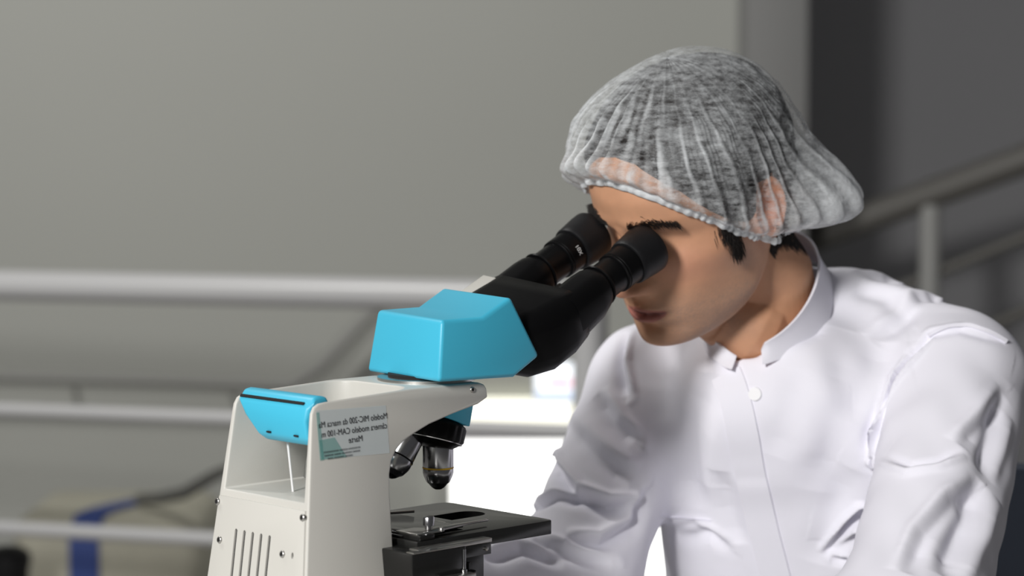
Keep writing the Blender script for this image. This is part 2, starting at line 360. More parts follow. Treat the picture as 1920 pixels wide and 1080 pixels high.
# label on the side
def side(u, w_, out=0.25): return (u, 0.12*w_-out, w_)
lm = bpy.data.materials.new('clear_label_film'); lm.use_nodes = True; nt = lm.node_tree; pb = nt.nodes['Principled BSDF']
pb.inputs['Base Color'].default_value = (0.66, 0.72, 0.74, 1); pb.inputs['Roughness'].default_value = 0.25; pb.inputs['Alpha'].default_value = 0.62
lb = link('model_label', vf_mesh('lb', [side(*q) for q in ((3.5, -4.5), (76.5, -6.4), (76.3, -45), (3.5, -43))], [(0, 1, 2, 3)], False), lm, ms, label='semi-clear sticker with mirrored black print')
mme(lb.data)
tm_ = bpy.data.materials.new('teal_tape_film'); tm_.use_nodes = True; pb = tm_.node_tree.nodes['Principled BSDF']
pb.inputs['Base Color'].default_value = (0.13, 0.42, 0.38, 1); pb.inputs['Alpha'].default_value = 0.42; pb.inputs['Roughness'].default_value = 0.3
tp = link('tape', vf_mesh('tp', [side(*q, .4) for q in ((4, -28), (20, -27), (31, -43.8), (5, -43.5))], [(0, 1, 2, 3)], False), tm_, lb); mme(tp.data)
tp = link('tape', vf_mesh('tp', [side(*q, .38) for q in ((3.2, -6), (6.5, -6), (7.5, -44), (3.2, -44))], [(0, 1, 2, 3)], False), tm_, lb); mme(tp.data)
for txt, u_r, w_, sz, span in (('Modelo MIC-200 da marca Ma', 76.5, -16.9, 6.9, 72), ('câmera modelo CAM-100 m', 75.3, -24.6, 6.9, 68.5), ('Marte', 48.5, -32.0, 6.9, 14.5),
                         ('Responsável técnico patrimônio', 45.5, -37.3, 3.0, 38), ('Laboratório de pesquisa usp', 45.0, -40.0, 3.0, 37), ('setor de análises', 37, -42.6, 3.0, 26)):
    if sz < 4: txt = {'R': 'mmmnmmm nmmmm nmmmnmmmm', 'L': 'mmmm nmmmnm mmmn mmmnm', 's': 'nmmm mmmnm nmm'}[txt[0]]
    me = text_mesh(txt, sz); xs = [v.co.x for v in me.vertices]; k = span/(max(xs)-min(xs)); x0 = min(xs)
    for v in me.vertices:
        uu = u_r-(v.co.x-x0)*k; q = side(uu, w_+v.co.y+(uu-40)*0.0-((76-uu)*0.02), .6); v.co = Vector(q)
    mme(me); link('lettering', me, M['ink'], lb, smooth=None)

# swivel ring, blue head
mpart('swivel_ring', lathe_bm([(40, 3.5), (42, 4.5), (42, 7.0), (39, 7.3)], 64, (165, 48, 0)), 'steel')
mpart('swivel_gap', lathe_bm([(33, 5), (33, 10), (30, 10)], 48, (165, 48, 0)), 'dark')
bp_ = [(128, 9), (134, 60), (181, 60), (214, 75.5), (246, 22.5), (215.5, 6.5)]
bpf = [(129, 7.5), (137, 61), (184, 61), (217, 77), (249, 24), (218, 7)]
mpart('head_housing', prism_bm([(u, -8+(2.5 if w_ > 40 else 0), w_) for u, w_ in bp_], [(u+(21 if w_ < 70 else 20), 109-(5 if w_ > 40 else 0), w_) for u, w_ in bpf], 4.0, 4), 'blue', label='cyan angular plastic head housing')
# nosepiece: blue wedge, turret, objectives
mpart('nosepiece_wedge', prism_bm([(189, 14, -8), (189, 14, -14), (184, 14, -35), (150, 14, -22), (150, 14, -8)], [(189, 76, -8), (189, 76, -14), (184, 76, -35), (150, 76, -22), (150, 76, -8)], 1.0, 2), 'blue')
ax = Vector((-0.29, 0.0, -0.957)).normalized(); to = Vector((166, 40, -31.5))
tr = mpart('turret', lathe_bm([(22, -4), (28, 0), (29, 2), (29, 13), (27.5, 14.5), (27, 15), (20, 20), (10, 22)], 80, to, ax, (1, 14)), 'black', label='black knurled objective turret')
mpart('turret_rim', lathe_bm([(27.4, 14.2), (28.2, 14.6), (27.8, 15.4), (26.6, 15.2)], 64, to, ax), 'chrome', tr)
def objective(o, ax_, k, steel='chrome'):
    ob = mpart('objective_lens', lathe_bm([(10, 0), (12.4, .5), (12.4, 7), (12.2, 7.4), (13.2, 7.8), (13.2, 27), (13.0, 27.4), (13.2, 27.8), (13.2, 32), (12.4, 35), (10.2, 40), (9.4, 41), (8.8, 41.2), (6.2, 44.2), (5.2, 44.6), (3.2, 46), (2.6, 46.2)], 48, o, ax_), steel)
    mpart('colour_ring', lathe_bm([(13.1, 27.2), (13.45, 27.4), (13.45, 28.5), (13.1, 28.7)], 48, o, ax_), 'yellow' if k == 0 else 'black', ob)
    mpart('thread_collar', lathe_bm([(11, -2), (11.6, -1), (11.6, .8), (11, 1)], 40, o, ax_), 'black', ob)
    mpart('front_lens', lathe_bm([(6.6, 43.6), (5.4, 45), (3, 46.6), (.5, 46.8)], 32, o, ax_), 'black', ob)
    q = Vector((0, 0, 1)).rotation_difference(Vector(ax_))
    return ob
objective(Vector((169.5, 38.5, -43)), Vector((0, 0, -1)), 0)
objective(Vector((148, 47, -37)), Vector((-0.575, 0.0, -0.82)).normalized(), 1)
objective(Vector((160, 62, -40)), Vector((-0.22, 0.5, -0.83)).normalized(), 1)

# binocular: frame t (along the tubes), b (across), n (up)
ti = R(25.5); tr_ = R(7.4)
Tt = np.array([math.cos(ti), 0, math.sin(ti)]); Nn = np.array([-math.sin(ti), 0, math.cos(ti)]); Bb = np.array([0, 1., 0])
B2 = Bb*math.cos(tr_)+Nn*math.sin(tr_); N2 = Nn*math.cos(tr_)-Bb*math.sin(tr_); TO = np.array([373.5, 43, 101.7])
def tb_(t, b, n): return TO + Tt*t + B2*b + N2*n
def tpart(name, bm, m, parent=ms, **k): return mpart(name, xf(bm, lambda x, y, z: tb_(x, y, z)), m, parent, **k)
def rrect(b0, b1, n0, n1, r, k=6):
    out = []
    for cx, cy, a0 in ((b1-r, n1-r, 0), (b0+r, n1-r, 90), (b0+r, n0+r, 180), (b1-r, n0+r, 270)):
        for i in range(k+1): a = R(a0+90*i/k); out.append((cx+r*math.cos(a), cy+r*math.sin(a)))
    return out
def loft_bm(secs):
    bm = bmesh.new(); rings = [[bm.verts.new(tuple(p)) for p in s] for s in secs]; n = len(rings[0])
    for a, b in zip(rings, rings[1:]):
        for i in range(n): bm.faces.new((a[i], a[(i+1) % n], b[(i+1) % n], b[i]))
    bm.faces.new(rings[0][::-1]); bm.faces.new(rings[-1]); return bm
secs = []
for t, b0, b1, n0, n1, r in ((-172, -30, 50, -20, 24, 14), (-150, -44, 54, -36, 24, 17), (-128, -53, 56, -40, 22, 19), (-104, -55, 57, -38, 20, 19), (-86, -55, 57, -32, 19, 18), (-84, -53, 55, -30, 17, 17)):
    secs.append([(t, b, n) for b, n in rrect(b0, b1, n0, n1, r)])
bh = tpart('binocular_body', loft_bm(secs), 'black', label='black binocular viewing body')
for s, ext in ((-1, 0.0), (1, 3.0)):
    c = 35*s
    wing = [[(t, c+b, n) for b, n in rrect(-hw, hw, n0, n1, r)] for t, hw, n0, n1, r in ((-95, 20, -29, 17.5, 14), (-62, 20.5, -24, 18.5, 15), (-52, 20, -20, 18.5, 16), (-47.5, 18.5, -18.5, 17.5, 16))]
    tpart('prism_housing', loft_bm(wing), 'black', bh)
    def L(prof, **k): return xf(lathe_bm([(r_, h_) for r_, h_ in prof], 56, (0, 0, 0), (0, 0, 1), k.get('knurl')), lambda x, y, z: (z+ext*(z > -40), c+x, y))
    et = tpart('eyepiece_tube', L([(17, -60), (17, -46.5), (19.3, -46), (19.8, -45), (19.3, -43.6), (17.2, -43), (16.8, -42), (16.8, -22)]), 'black')
    ep = tpart('eyepiece', L([(15, -24), (17.6, -23.5), (18.6, -22.6), (18.6, -21.6), (17.9, -21), (17.9, -20.4), (18.7, -19.8), (18.9, -2), (17, -1)]), 'black')
    ec = tpart('eyecup', L([(17, -4), (20.4, -3.2), (21.3, -1.5), (21.5, 2), (22.3, 10), (23.2, 19), (23.4, 26), (22.6, 27.4), (20.6, 26.6), (19.2, 18), (17.2, 8), (14, 6.5)]), 'black_rub', ep)
    tpart('eye_lens', L([(15, 6), (14, 7.4), (9, 8.6), (.5, 9.2)]), 'glass_lens', ep)
    if s > 0:
        me = text_mesh('10X', 6.0); 
        for v in me.vertices:
            a = R(-52) - v.co.x/18.9*1.0 + 0.0; rr = 19.0
            v.co = Vector(tuple(tb_(-4.5-v.co.y+ext-4, c+rr*math.sin(a)*1.0, rr*math.cos(a))))
        mme(me); link('lettering', me, M['white_ink'], ep, smooth=None)
tpart('top_plate', box_bm(-172, -92, 42, 58, 8, 19.5, 1.0), 'cream_plastic', bh, label='cream plate on the binocular body')
tpart('top_plate_seam', box_bm(-172, -91.8, 41.8, 58.2, 14.2, 15.8), 'dark', bh)
tpart('scale_tab', box_bm(-62, -47, -12, 12, -8, -5, .5), 'steel', bh)

# stage
sw = -115
pt = [(80, -35), (80, 101), (224, 101), (232, 98), (236, 90), (236, -31), (233, -35)]
plate = bm_mesh(prism_bm([(u, v, sw) for u, v in pt], [(u, v, sw-12) for u, v in pt], 0.8, 2), 'st')
sl = [(172, 24)] + [(205+14*math.sin(t), 38-14*math.cos(t)) for t in np.linspace(0, math.pi, 12)] + [(172, 52)]
hole = bm_mesh(prism_bm([(u, v, sw+5) for u, v in sl], [(u, v, sw-20) for u, v in sl]), 'h')
stg = link('stage', mme(boolean(plate, [hole])), M['black_paint'], ms, label='black square mechanical stage', smooth=30)
mpart('stage_slot_floor', box_bm(160, 225, 20, 56, sw-16, sw-12.2), 'dark', stg)
# slide holder: an L carriage with two fingers
FN = ((84, -30), (112, -30), (118, -25), (150, -19), (176, -17), (178, -13), (150, -14), (140, -12.5), (132, -15), (122, -12), (112, -13), (104, -4), (84, -4))
mpart('slide_holder', prism_bm([(u, v, sw+5.4) for u, v in FN], [(u, v, sw+3.8) for u, v in FN], .25, 1), 'steel', stg)
mpart('holder_plate', box_bm(82, 150, -14, 70, sw+1.2, sw+2.6, .3), 'black_paint', stg)
mpart('slide_holder', prism_bm([(u, v, sw+5.4) for u, v in ((84, 74), (84, 86), (112, 86), (162, 64), (162, 60), (112, 78))], [(u, v, sw+3.2) for u, v in ((84, 74), (84, 86), (112, 86), (162, 64), (162, 60), (112, 78))], .4, 1), 'steel', stg)
mpart('holder_bar', box_bm(84, 100, -34, 92, sw+.2, sw+4.5, .6), 'black_paint', stg)
mpart('condenser_ring', lathe_bm([(11, sw+.2), (13, sw+.4), (13, sw+1.0), (11.5, sw+1.3)], 40, (146, 22, 0)), 'steel', stg)
mpart('clamp_knob', lathe_bm([(3, 0), (3.2, 1), (3.2, 3), (4.6, 3.5), (4.8, 10), (4, 11)], 24, (104, -22, sw+6)), 'chrome', stg)
screw((112, -29, sw+6), (0, 0, 1), 2.2, stg)
rail = mpart('stage_rail', box_bm(70, 152, -47, -36, sw-7, sw-3.5, .6), 'steel', stg)
mpart('stage_rail_base', box_bm(70, 152, -46, -35.2, sw-17, sw-7, .6), 'black_paint', stg)
mpart('rail_screw', lathe_bm([(1.6, 0), (1.6, 1.2), (1, 1.6)], 16, (146, -46, sw-12), (0, -1, 0)), 'steel', stg)
mpart('stage_carriage', box_bm(60, 118, -52, 10, sw-32, sw-5, 1.2), 'black_paint', stg)
mpart('carriage_strip', box_bm(60, 117, -52.6, -44, sw-5.2, sw-4.0, .3), 'steel', stg)
mpart('substage_block', box_bm(74, 150, -40, 95, sw-48, sw-13, 2), 'black_paint', stg)
mpart('x_drive', lathe_bm([(4, 0), (4, 6), (9, 7), (9, 26), (12, 27), (12, 50), (10, 52)], 40, (128, -40, sw-22), (0, 0, -1), (8, 60)), 'black', stg)
mpart('carriage_pin', lathe_bm([(1.6, 0), (1.6, 16), (2.6, 16.5), (2.6, 22)], 16, (116, -51.5, sw-8), (0, 0, -1)), 'chrome', stg)
mpart('condenser', lathe_bm([(20, 0), (26, 2), (26, 20), (30, 22), (30, 34), (24, 36), (20, 60)], 48, (170, 38, sw-16), (0, 0, -1)), 'black', stg)
mpart('condenser_lever', box_bm(90, 122, -60, -51, sw-30.5, sw-27, .8), 'steel', stg)
mpart('lamp_housing', lathe_bm([(34, -270), (34, -250), (30, -244), (24, -243), (8, -242)], 48, (170, 48, 0)), 'black')

# ------------------------------------------------------------------ person
def skin_mat():
    m = bpy.data.materials.new('skin'); m.use_nodes = True; nt = m.node_tree; b = nt.nodes['Principled BSDF']
    at_ = nt.nodes.new('ShaderNodeAttribute'); at_.attribute_name = 'Col'
    n = nt.nodes.new('ShaderNodeTexNoise'); n.inputs['Scale'].default_value = 60; n.inputs['Detail'].default_value = 6
    tc = nt.nodes.new('ShaderNodeTexCoord'); nt.links.new(tc.outputs['Object'], n.inputs['Vector'])
    mr = nt.nodes.new('ShaderNodeMapRange'); mr.inputs['To Min'].default_value = 0.86; mr.inputs['To Max'].default_value = 1.12
    nt.links.new(n.outputs['Fac'], mr.inputs['Value'])
    mx = nt.nodes.new('ShaderNodeMix'); mx.data_type = 'RGBA'; mx.blend_type = 'MULTIPLY'; mx.inputs['Factor'].default_value = 1
    nt.links.new(at_.outputs['Color'], mx.inputs['A']); nt.links.new(mr.outputs['Result'], mx.inputs['B'])
    nt.links.new(mx.outputs['Result'], b.inputs['Base Color'])
    b.inputs['Roughness'].default_value = 0.55; b.inputs['Subsurface Weight'].default_value = 0.12
    b.inputs['Subsurface Radius'].default_value = (0.012, 0.005, 0.003); b.inputs['Subsurface Scale'].default_value = 0.5
    n2 = nt.nodes.new('ShaderNodeTexNoise'); n2.inputs['Scale'].default_value = 700; nt.links.new(tc.outputs['Object'], n2.inputs['Vector'])
    bp = nt.nodes.new('ShaderNodeBump'); bp.inputs['Strength'].default_value = 0.12; bp.inputs['Distance'].default_value = 0.0006
    nt.links.new(n2.outputs['Fac'], bp.inputs['Height']); nt.links.new(bp.outputs['Normal'], b.inputs['Normal'])
    return m
M['skin'] = skin_mat()
M['hair'] = mat('dark_brown_hair', (0.012, 0.009, 0.008), 0.55, bump=(300, 0.6))
M['coat'] = mat('white_coat_cotton', (0.865, 0.855, 0.93), 0.85, bump=(1400, 0.10), spec=0.2)
M['trouser'] = mat('slate_trouser_cloth', (0.09, 0.10, 0.13), 0.9)
M['shoe'] = mat('black_shoe_leather', (0.02, 0.02, 0.02), 0.5)

# body frame (mm): s = towards the camera side, f = facing, z = up
BO = np.array([634., 30., 0.]); ca, sa = math.cos(R(20.7)), math.sin(R(20.7))
def B(p):
    p = np.asarray(p, float); s, f, z = p[..., 0:1], p[..., 1:2], p[..., 2:3]
    u = BO[0] + sa*s - ca*f; v = BO[1] - ca*s - sa*f
    return O + (U*u + V*v + W*z)/1000
# head frame (mm)
def head_axes(yaw, pit, roll):
    f = -U*math.cos(yaw)+V*math.sin(yaw); s = -np.cross(f, W); s = s if s @ (-V) > 0 else -s
    f2 = f*math.cos(pit)-W*math.sin(pit); z = W*math.cos(pit)+f*math.sin(pit)
    return s*math.cos(roll)+z*math.sin(roll), f2, z*math.cos(roll)-s*math.sin(roll)
HS, HF, HZ = head_axes(R(4.67), R(25.55), R(-8.07)); HK = 1.029/1000; HC = wor(486.7, 34.2, 154.6)
def H(p):
    p = np.asarray(p, float); return HC + HK*(p[..., 0:1]*HS + p[..., 1:2]*HF + p[..., 2:3]*HZ)
def Hinv(q):
    q = (np.asarray(q, float)-HC)/HK; return np.stack([q @ HS, q @ HF, q @ HZ], -1)

PR = root('person', 'person in white coat and sheer hair cap bending to the microscope eyepieces', 'person', tuple(B([0, -60, 0])*np.array([1, 1, 0])))
P0 = np.array(PR.location)
def G(x, s): return np.exp(-(x/s)**2)

# ---- head surface
HT = np.array([ # z, front, back, halfwidth, centre y
 (113, -4, -24, 11, -14), (111, 18, -44, 28, -14), (105, 40, -64, 44, -12), (94, 59, -82, 57, -10), (78, 77, -96, 68, -10), (58, 89, -103, 75, -10), (40, 95, -107, 79, -10),
 (22, 95, -106, 78, -9), (10, 91, -108, 76, -6), (0, 86, -105, 74, -4), (-12, 85, -101, 72.5, 0), (-25, 86.5, -94, 71, 4), (-40, 88.5, -84, 68.5, 8), (-54, 90, -70, 66, 10), (-66, 91, -56, 64, 12),
 (-78, 90.5, -40, 61.5, 14), (-88, 88.5, -26, 57.5, 16), (-98, 88.5, -12, 51.5, 20), (-106, 88.5, 2, 44, 26), (-112, 85, 14, 35, 32), (-116.5, 77, 26, 22, 42), (-118, 66, 38, 10, 52)], float)
nz, na = 260, 240
zz = np.concatenate([np.linspace(113, 30, 60, endpoint=False), np.linspace(30, -118, nz-60)])
aa = np.linspace(-np.pi, np.pi, na, endpoint=False)
zi = HT[::-1, 0]
def smooth_interp(z, c):
    y = np.interp(z, zi, HT[::-1, c]); 
    return y
Z, A = np.meshgrid(zz, aa, indexing='ij')
def sm(a, k=5):
    for _ in range(k): a = np.concatenate([a[:1], (a[:-2]+2*a[1:-1]+a[2:])/4, a[-1:]])
    return a
cf, cb, cw, cy = [np.repeat(sm(smooth_interp(zz, c), 14)[:, None], na, 1) for c in (1, 2, 3, 4)]
ca_, sa_ = np.cos(A), np.sin(A)
X = cw*np.sign(sa_)*np.abs(sa_)**0.94
Y = cy + np.where(ca_ > 0, (cf-cy)*np.abs(ca_)**0.96, (cy-cb)*-np.abs(ca_)**0.94)
fr = np.clip(ca_, 0, 1); ax_ = np.abs(X)
dY = np.zeros_like(X); dX = np.zeros_like(X)
# brow ridge, eye sockets, lids
dY += 4.5*G(ax_-25, 20)*G(Z-15, 7.5)*fr
dY -= 10.5*G(ax_-33, 17)*G(Z-0.5, 11)*fr
dY -= 5*G(ax_-13, 8)*G(Z+2, 12)*fr
dY += 8.5*G(ax_-33, 12)*G(Z+0.5, 8.5)*fr
# cheekbones and hollow
dY += 4.0*G(ax_-44, 20)*G(Z+26, 13)*fr; dX += 3.0*G(Z+22, 14)*G(Y-45, 28)
dX -= 3.5*G(Z+62, 18)*G(Y-45, 24)
dX += 3.0*G(Z+82, 14)*G(Y-8, 26)      # jaw angle
# nose
hN = np.interp(-Z, [-16, -6, 4, 20, 34, 42, 47, 50, 53, 56], [0, 4.5, 8.5, 16.5, 23.5, 26.5, 24, 16, 6, 0])
wN = np.interp(-Z, [-10, 4, 20, 34, 42, 50, 56], [9, 8, 9.5, 12, 14, 13, 11])
dY += sm(hN, 2)*np.exp(-np.abs(X/wN)**2.3)*fr
dY += 9*G(ax_-14.5, 5.5)*G(Z+45, 6)*fr
dY -= 3*G(ax_-7, 4)*G(Z+52.5, 2.5)*fr
# muzzle, lips
dY += 3.0*G(X, 30)*G(Z+70, 18)*fr
dY += 4.2*G(X, 17)*G(Z+67.8, 3.6)*fr
dY += 5.4*G(X, 15.5)*G(Z+79, 4.6)*fr
dY -= 5.0*np.exp(-np.abs(X/23)**4)*G(Z+73.0, 2.0)*fr
dY -= 3.0*G(ax_-25.5, 4)*G(Z+73.5, 4)*fr
dY -= 5.5*G(X, 23)*G(Z+89, 5)*fr
dY += 4.0*G(X, 17)*G(Z+104, 8)*fr
dY -= 1.2*G(X, 3)*G(Z+61, 5)*fr
X = X + np.sign(X)*dX; Y = Y + dY
hv = np.stack([X, Y, Z], -1).reshape(-1, 3)
i, j = np.meshgrid(np.arange(nz-1), np.arange(na), indexing='ij'); j2 = (j+1) % na
hq = np.stack([i*na+j, i*na+j2, (i+1)*na+j2, (i+1)*na+j], -1).reshape(-1, 4)
hfaces = [tuple(q) for q in hq.tolist()] + [tuple(range(na)), tuple((nz-1)*na+k for k in range(na))[::-1]]
# ---- ears
def ear(s):
    na_, nr = 40, 14; vs = []; fs = []
    for side_ in (0, 1):
        for r_ in range(nr):
            t = r_/(nr-1)
            for k in range(na_):
                a = 2*np.pi*k/na_; lobe = 1-0.22*max(0, -math.sin(a))
                y = 17*math.cos(a)*t*lobe - 3.5*math.sin(a)*t; z = 32*math.sin(a)*t
                rim = 5.0*math.exp(-((t-.86)/.12)**2) + 2.6*math.exp(-((t-.5)/.14)**2)*(0.3+.7*(math.cos(a) < .4)) - 4*math.exp(-((t)/.25)**2)
                x = (rim if side_ == 0 else -6.0*(1-t**3)) + (-y)*0.32
                vs.append((s*(77+x), -16+y-0.08*z, -10+z+0.12*y))
    for side_ in (0, 1):
        b0 = side_*nr*na_
        for r_ in range(nr-1):
            for k in range(na_): fs.append((b0+r_*na_+k, b0+r_*na_+(k+1) % na_, b0+(r_+1)*na_+(k+1) % na_, b0+(r_+1)*na_+k))
    for k in range(na_):
        a_ = (nr-1)*na_; fs.append((a_+k, a_+(k+1) % na_, nr*na_+a_+(k+1) % na_, nr*na_+a_+k))
    return H(np.array(vs)), fs
def cap(p, r, n=28, sub=6):
    """closed smooth tube through points with round ends"""
    p = np.asarray(p, float); r = np.asarray(r, float); k = len(p); t = np.linspace(0, k-1, (k-1)*sub+1)
    P = np.stack([np.interp(t, np.arange(k), p[:, c]) for c in range(3)], 1); Rr = np.interp(t, np.arange(k), r)
    d0 = (P[0]-P[1])/np.linalg.norm(P[0]-P[1]); d1 = (P[-1]-P[-2])/np.linalg.norm(P[-1]-P[-2])
    e = [math.sin(R(q)) for q in (88, 70, 45, 20)]; c_ = [math.cos(R(q)) for q in (88, 70, 45, 20)]
    P = np.concatenate([[P[0]+d0*Rr[0]*q for q in e], P, [P[-1]+d1*Rr[-1]*q for q in e[::-1]]])
    Rr = np.concatenate([[Rr[0]*q for q in c_], Rr, [Rr[-1]*q for q in c_[::-1]]])
    return tube_np(P, Rr, n)
# arm skeleton in body frame
SHN, ELN, WRN = np.array([174, 0, -24]), np.array([176, 205, -222]), np.array([20, 395, -247])
SHF, ELF, WRF = np.array([-153, 2, -44]), np.array([-186, 118, -228]), np.array([-285, 352, -226])
def hand(wr, fore, s):
    """relaxed curled hand resting: wr wrist, fore = direction, s = +1 near"""
    f = np.asarray(fore, float); f = f/np.linalg.norm(f); z = np.array([0, 0, 1.]); l = np.cross(z, f); l /= np.linalg.norm(l); z = np.cross(f, l)
    q = lambda a, b, c: wr + f*a + l*b + z*c
    parts = [cap([B(q(-20, 0, 0)), B(q(20, 0, 0)), B(q(62, 0, 2))], np.array([24, 26, 22])/1000),
             cap([B(q(25, -22, 0)), B(q(85, -28, 2))], np.array([15, 11])/1000), cap([B(q(25, 22, 0)), B(q(82, 28, 2))], np.array([15, 11])/1000)]
    for b, L_ in ((-30, 66), (-10, 78), (10, 84), (29, 74)):
        parts.append(cap([B(q(75, b, 2)), B(q(75+L_*.5, b*1.1, 2)), B(q(75+L_*.82, b*1.1, -12)), B(q(75+L_*.95, b*1.1, -28))], np.array([10, 9.2, 8.6, 7.6])/1000, 16))
    tb2 = 1 if s > 0 else 1
    parts.append(cap([B(q(15, 26*tb2, -6)), B(q(48, 46*tb2, -14)), B(q(82, 50*tb2, -20))], np.array([14, 11, 9])/1000, 16))
    return parts
parts = [(H(hv), hfaces), ear(1), ear(-1)]
nb = [H([0, -38, -20]), H([0, -32, -62]), B([-22, 42, 70]), B([-20, 30, 20]), B([-8, 10, -60])]
parts.append(cap(nb, np.array([55, 54, 54, 54, 72])/1000, 48, 8))
parts.append(cap([H([0, 30, -92]), H([0, 2, -118]), B([-20, 64, 26])], np.array([22, 33, 40])/1000, 32, 6))
for a, b, c, s in ((SHN, ELN, WRN, 1), (SHF, ELF, WRF, -1)):
    parts.append(cap([B([0, 0, -70]), B(a)], np.array([52, 38])/1000)); parts.append(cap([B(a), B(b), B(c)], np.array([38, 31, 25])/1000))
    parts += hand(c+(c-b)/np.linalg.norm(c-b)*14, c-b, s)
v, f = merge_np(parts)
tmp = bpy.data.objects.new('tmp', vf_mesh('body', v, f)); COL.objects.link(tmp)
md = tmp.modifiers.new('r', 'REMESH'); md.mode = 'VOXEL'; md.voxel_size = 0.0016
md = tmp.modifiers.new('s', 'SMOOTH'); md.factor = 0.5; md.iterations = 3
bme = evaluated(tmp); bpy.data.objects.remove(tmp)
bv = np.empty(len(bme.vertices)*3, np.float32); bme.vertices.foreach_get('co', bv); bv = bv.reshape(-1, 3).astype(float)
h = Hinv(bv); x, y, z = h[:, 0], h[:, 1], h[:, 2]; axx = np.abs(x)
col = np.tile(np.array([0.60, 0.315, 0.185]), (len(bv), 1))
def mixc(c, w_): global col; w_ = np.clip(w_, 0, 1)[:, None]; col = col*(1-w_)+np.array(c)*w_
nz_ = rng.random(len(bv))
infront = (y > 30)
mixc((0.60, 0.26, 0.19), 0.35*G(axx-45, 22)*G(z+28, 20)*infront)                     # ruddy cheek
mixc((0.58, 0.24, 0.18), 0.4*G(x, 14)*G(z+44, 8)*(y > 92))
stub = np.clip((-z-46)/26, 0, 1)*np.clip((y+6)/22, 0, 1)*np.clip((z+140)/25, 0, 1)
stub = np.maximum(stub*np.clip((axx-12)/30+.35, 0, 1), 0.8*G(axx-66, 14)*G(z+38, 30)*G(y-14, 20))
mixc((0.27, 0.19, 0.15), 0.56*stub*(0.7+.5*nz_))
lipU = G(x, 19)**.6*((z < -64.5+1.2*G(axx-6, 4)) & (z > -73.5)); lipL = ((z <= -73.5) & (z > -84+0.016*x*x))
lip = np.clip((26-axx)/3, 0, 1)*np.clip((z+64.5+0.010*x*x*0+axx*-0.0)*-1/1.5, 0, 1)*np.clip((z+84.5-0.014*x*x)/1.5, 0, 1)*np.clip((-64.2-axx*.2-z)/1.5+0.0, 0, 1)*(y > 70)
mixc((0.36, 0.115, 0.10), 0.85*lip)
mixc((0.10, 0.03, 0.03), 0.8*np.clip((26-axx)/4, 0, 1)*G(z+73.2, 1.1)*(y > 70))
for s in (-1, 1): mixc((0.62, 0.27, 0.22), 0.55*G(x-s*80, 14)*G(y+16, 20)*G(z+10, 34))
ca1 = bme.color_attributes.new('Col', 'FLOAT_COLOR', 'POINT'); ca1.data.foreach_set('color', np.concatenate([col, np.ones((len(col), 1))], 1).astype(np.float32).ravel())
bme.vertices.foreach_set('co', (bv-P0).astype(np.float32).ravel()); bme.materials.clear()
body = link('body', bme, M['skin'], PR, smooth=180, label='tan skin with light stubble')
# eyes
for s in (-1, 1):
    bm = bmesh.new(); bmesh.ops.create_uvsphere(bm, u_segments=24, v_segments=16, radius=0.0122); c = H([33*s, 57.0, -0.5])-P0
    for vv in bm.verts: vv.co += Vector(tuple(c))
    e_ = link('eye', bm_mesh(bm, 'eye'), mat('eye_white', (0.75, 0.72, 0.68), 0.2), PR, smooth=180)
    c1 = H([33*s, 67.6, -0.5])-P0
    link('iris', bm_mesh(lathe_bm([(0.0055, 0), (0.0052, 0.0016), (0.001, 0.0021)], 20, tuple(c1), tuple(HF)), 'iris'), mat('iris_brown', (0.05, 0.025, 0.012), 0.1), e_, smooth=60)

# ---- hair: scalp shell + strands at brow, sideburn, nape
def shell(hfun, zlim, off, nth=90, nph=120):
    """star shaped shell over the skull from the crown down to a hairline; returns verts(head mm), quads"""
    c = np.array([0, -10, 20.]); vs = []
    for a in range(nth+1):
        t = a/nth
        for b in range(nph):
            ph = 2*np.pi*b/nph; low = zlim(ph); el = np.pi/2 + (low-np.pi/2)*t
            vs.append((ph, el))
    vs = np.array(vs); d = np.stack([np.cos(vs[:, 1])*np.sin(vs[:, 0]), np.cos(vs[:, 1])*np.cos(vs[:, 0]), np.sin(vs[:, 1])], 1)
    return c, d, vs
def skull_r(d):
    # distance from c to ellipsoid-like skull
    el = np.where(d[:, 1:2] > 0, np.array([[79., 104, 93]]), np.array([[79., 101, 93]]))
    lowk = np.clip(-d[:, 2], 0, 1)
    r = 1/np.sqrt((d[:, 0]/el[:, 0])**2+(d[:, 1]/el[:, 1])**2+(d[:, 2]/np.where(d[:, 2] > 0, el[:, 2], 108))**2)
    return r
def hairline(ph):   # elevation from centre, ph=0 front, + near side
    p = abs((ph+np.pi) % (2*np.pi)-np.pi)
    return np.interp(p, [0, .25, .45, .67, .9, 1.12, 1.35, 1.45, 1.55, 1.85, 2.0, 2.3, 2.7, np.pi], [0.58, 0.54, 0.42, 0.26, -0.02, -0.27, -0.40, -0.36, 0.0, 0.0, -0.3, -0.6, -0.78, -0.82])
bvh_body = BVHTree.FromPolygons([tuple(q) for q in bv], [tuple(p.vertices) for p in bme.polygons])
def skin_r(dirs):
    base = skull_r(dirs); out = base.copy()
    for k_, q_ in enumerate(dirs):
        dw = q_[0]*HS+q_[1]*HF+q_[2]*HZ; h_ = bvh_body.ray_cast(Vector(tuple(H(np.array([0, -10, 20.]))+dw*.16)), Vector(tuple(-dw)), .16)
        if h_[0] is not None: out[k_] = min((.16-h_[3])/HK, base[k_]+9)
    return out
nth, nph = 110, 150
c, dd, vs = shell(None, hairline, 0, nth, nph)
tt = np.repeat(np.arange(nth+1)/nth, nph)
nn = (np.sin(dd[:, 0]*23+np.sin(dd[:, 1]*17)*2)+np.sin(dd[:, 1]*29+dd[:, 2]*13)+np.sin(dd[:, 2]*41+dd[:, 0]*19))/3
rr = skin_r(dd) + (6.5*np.clip((1-tt)*6, 0, 1)+0.2)*(1+.25*np.clip(dd[:, 2], 0, 1)) + nn*0.9*np.clip((1-tt)*5, 0, 1)
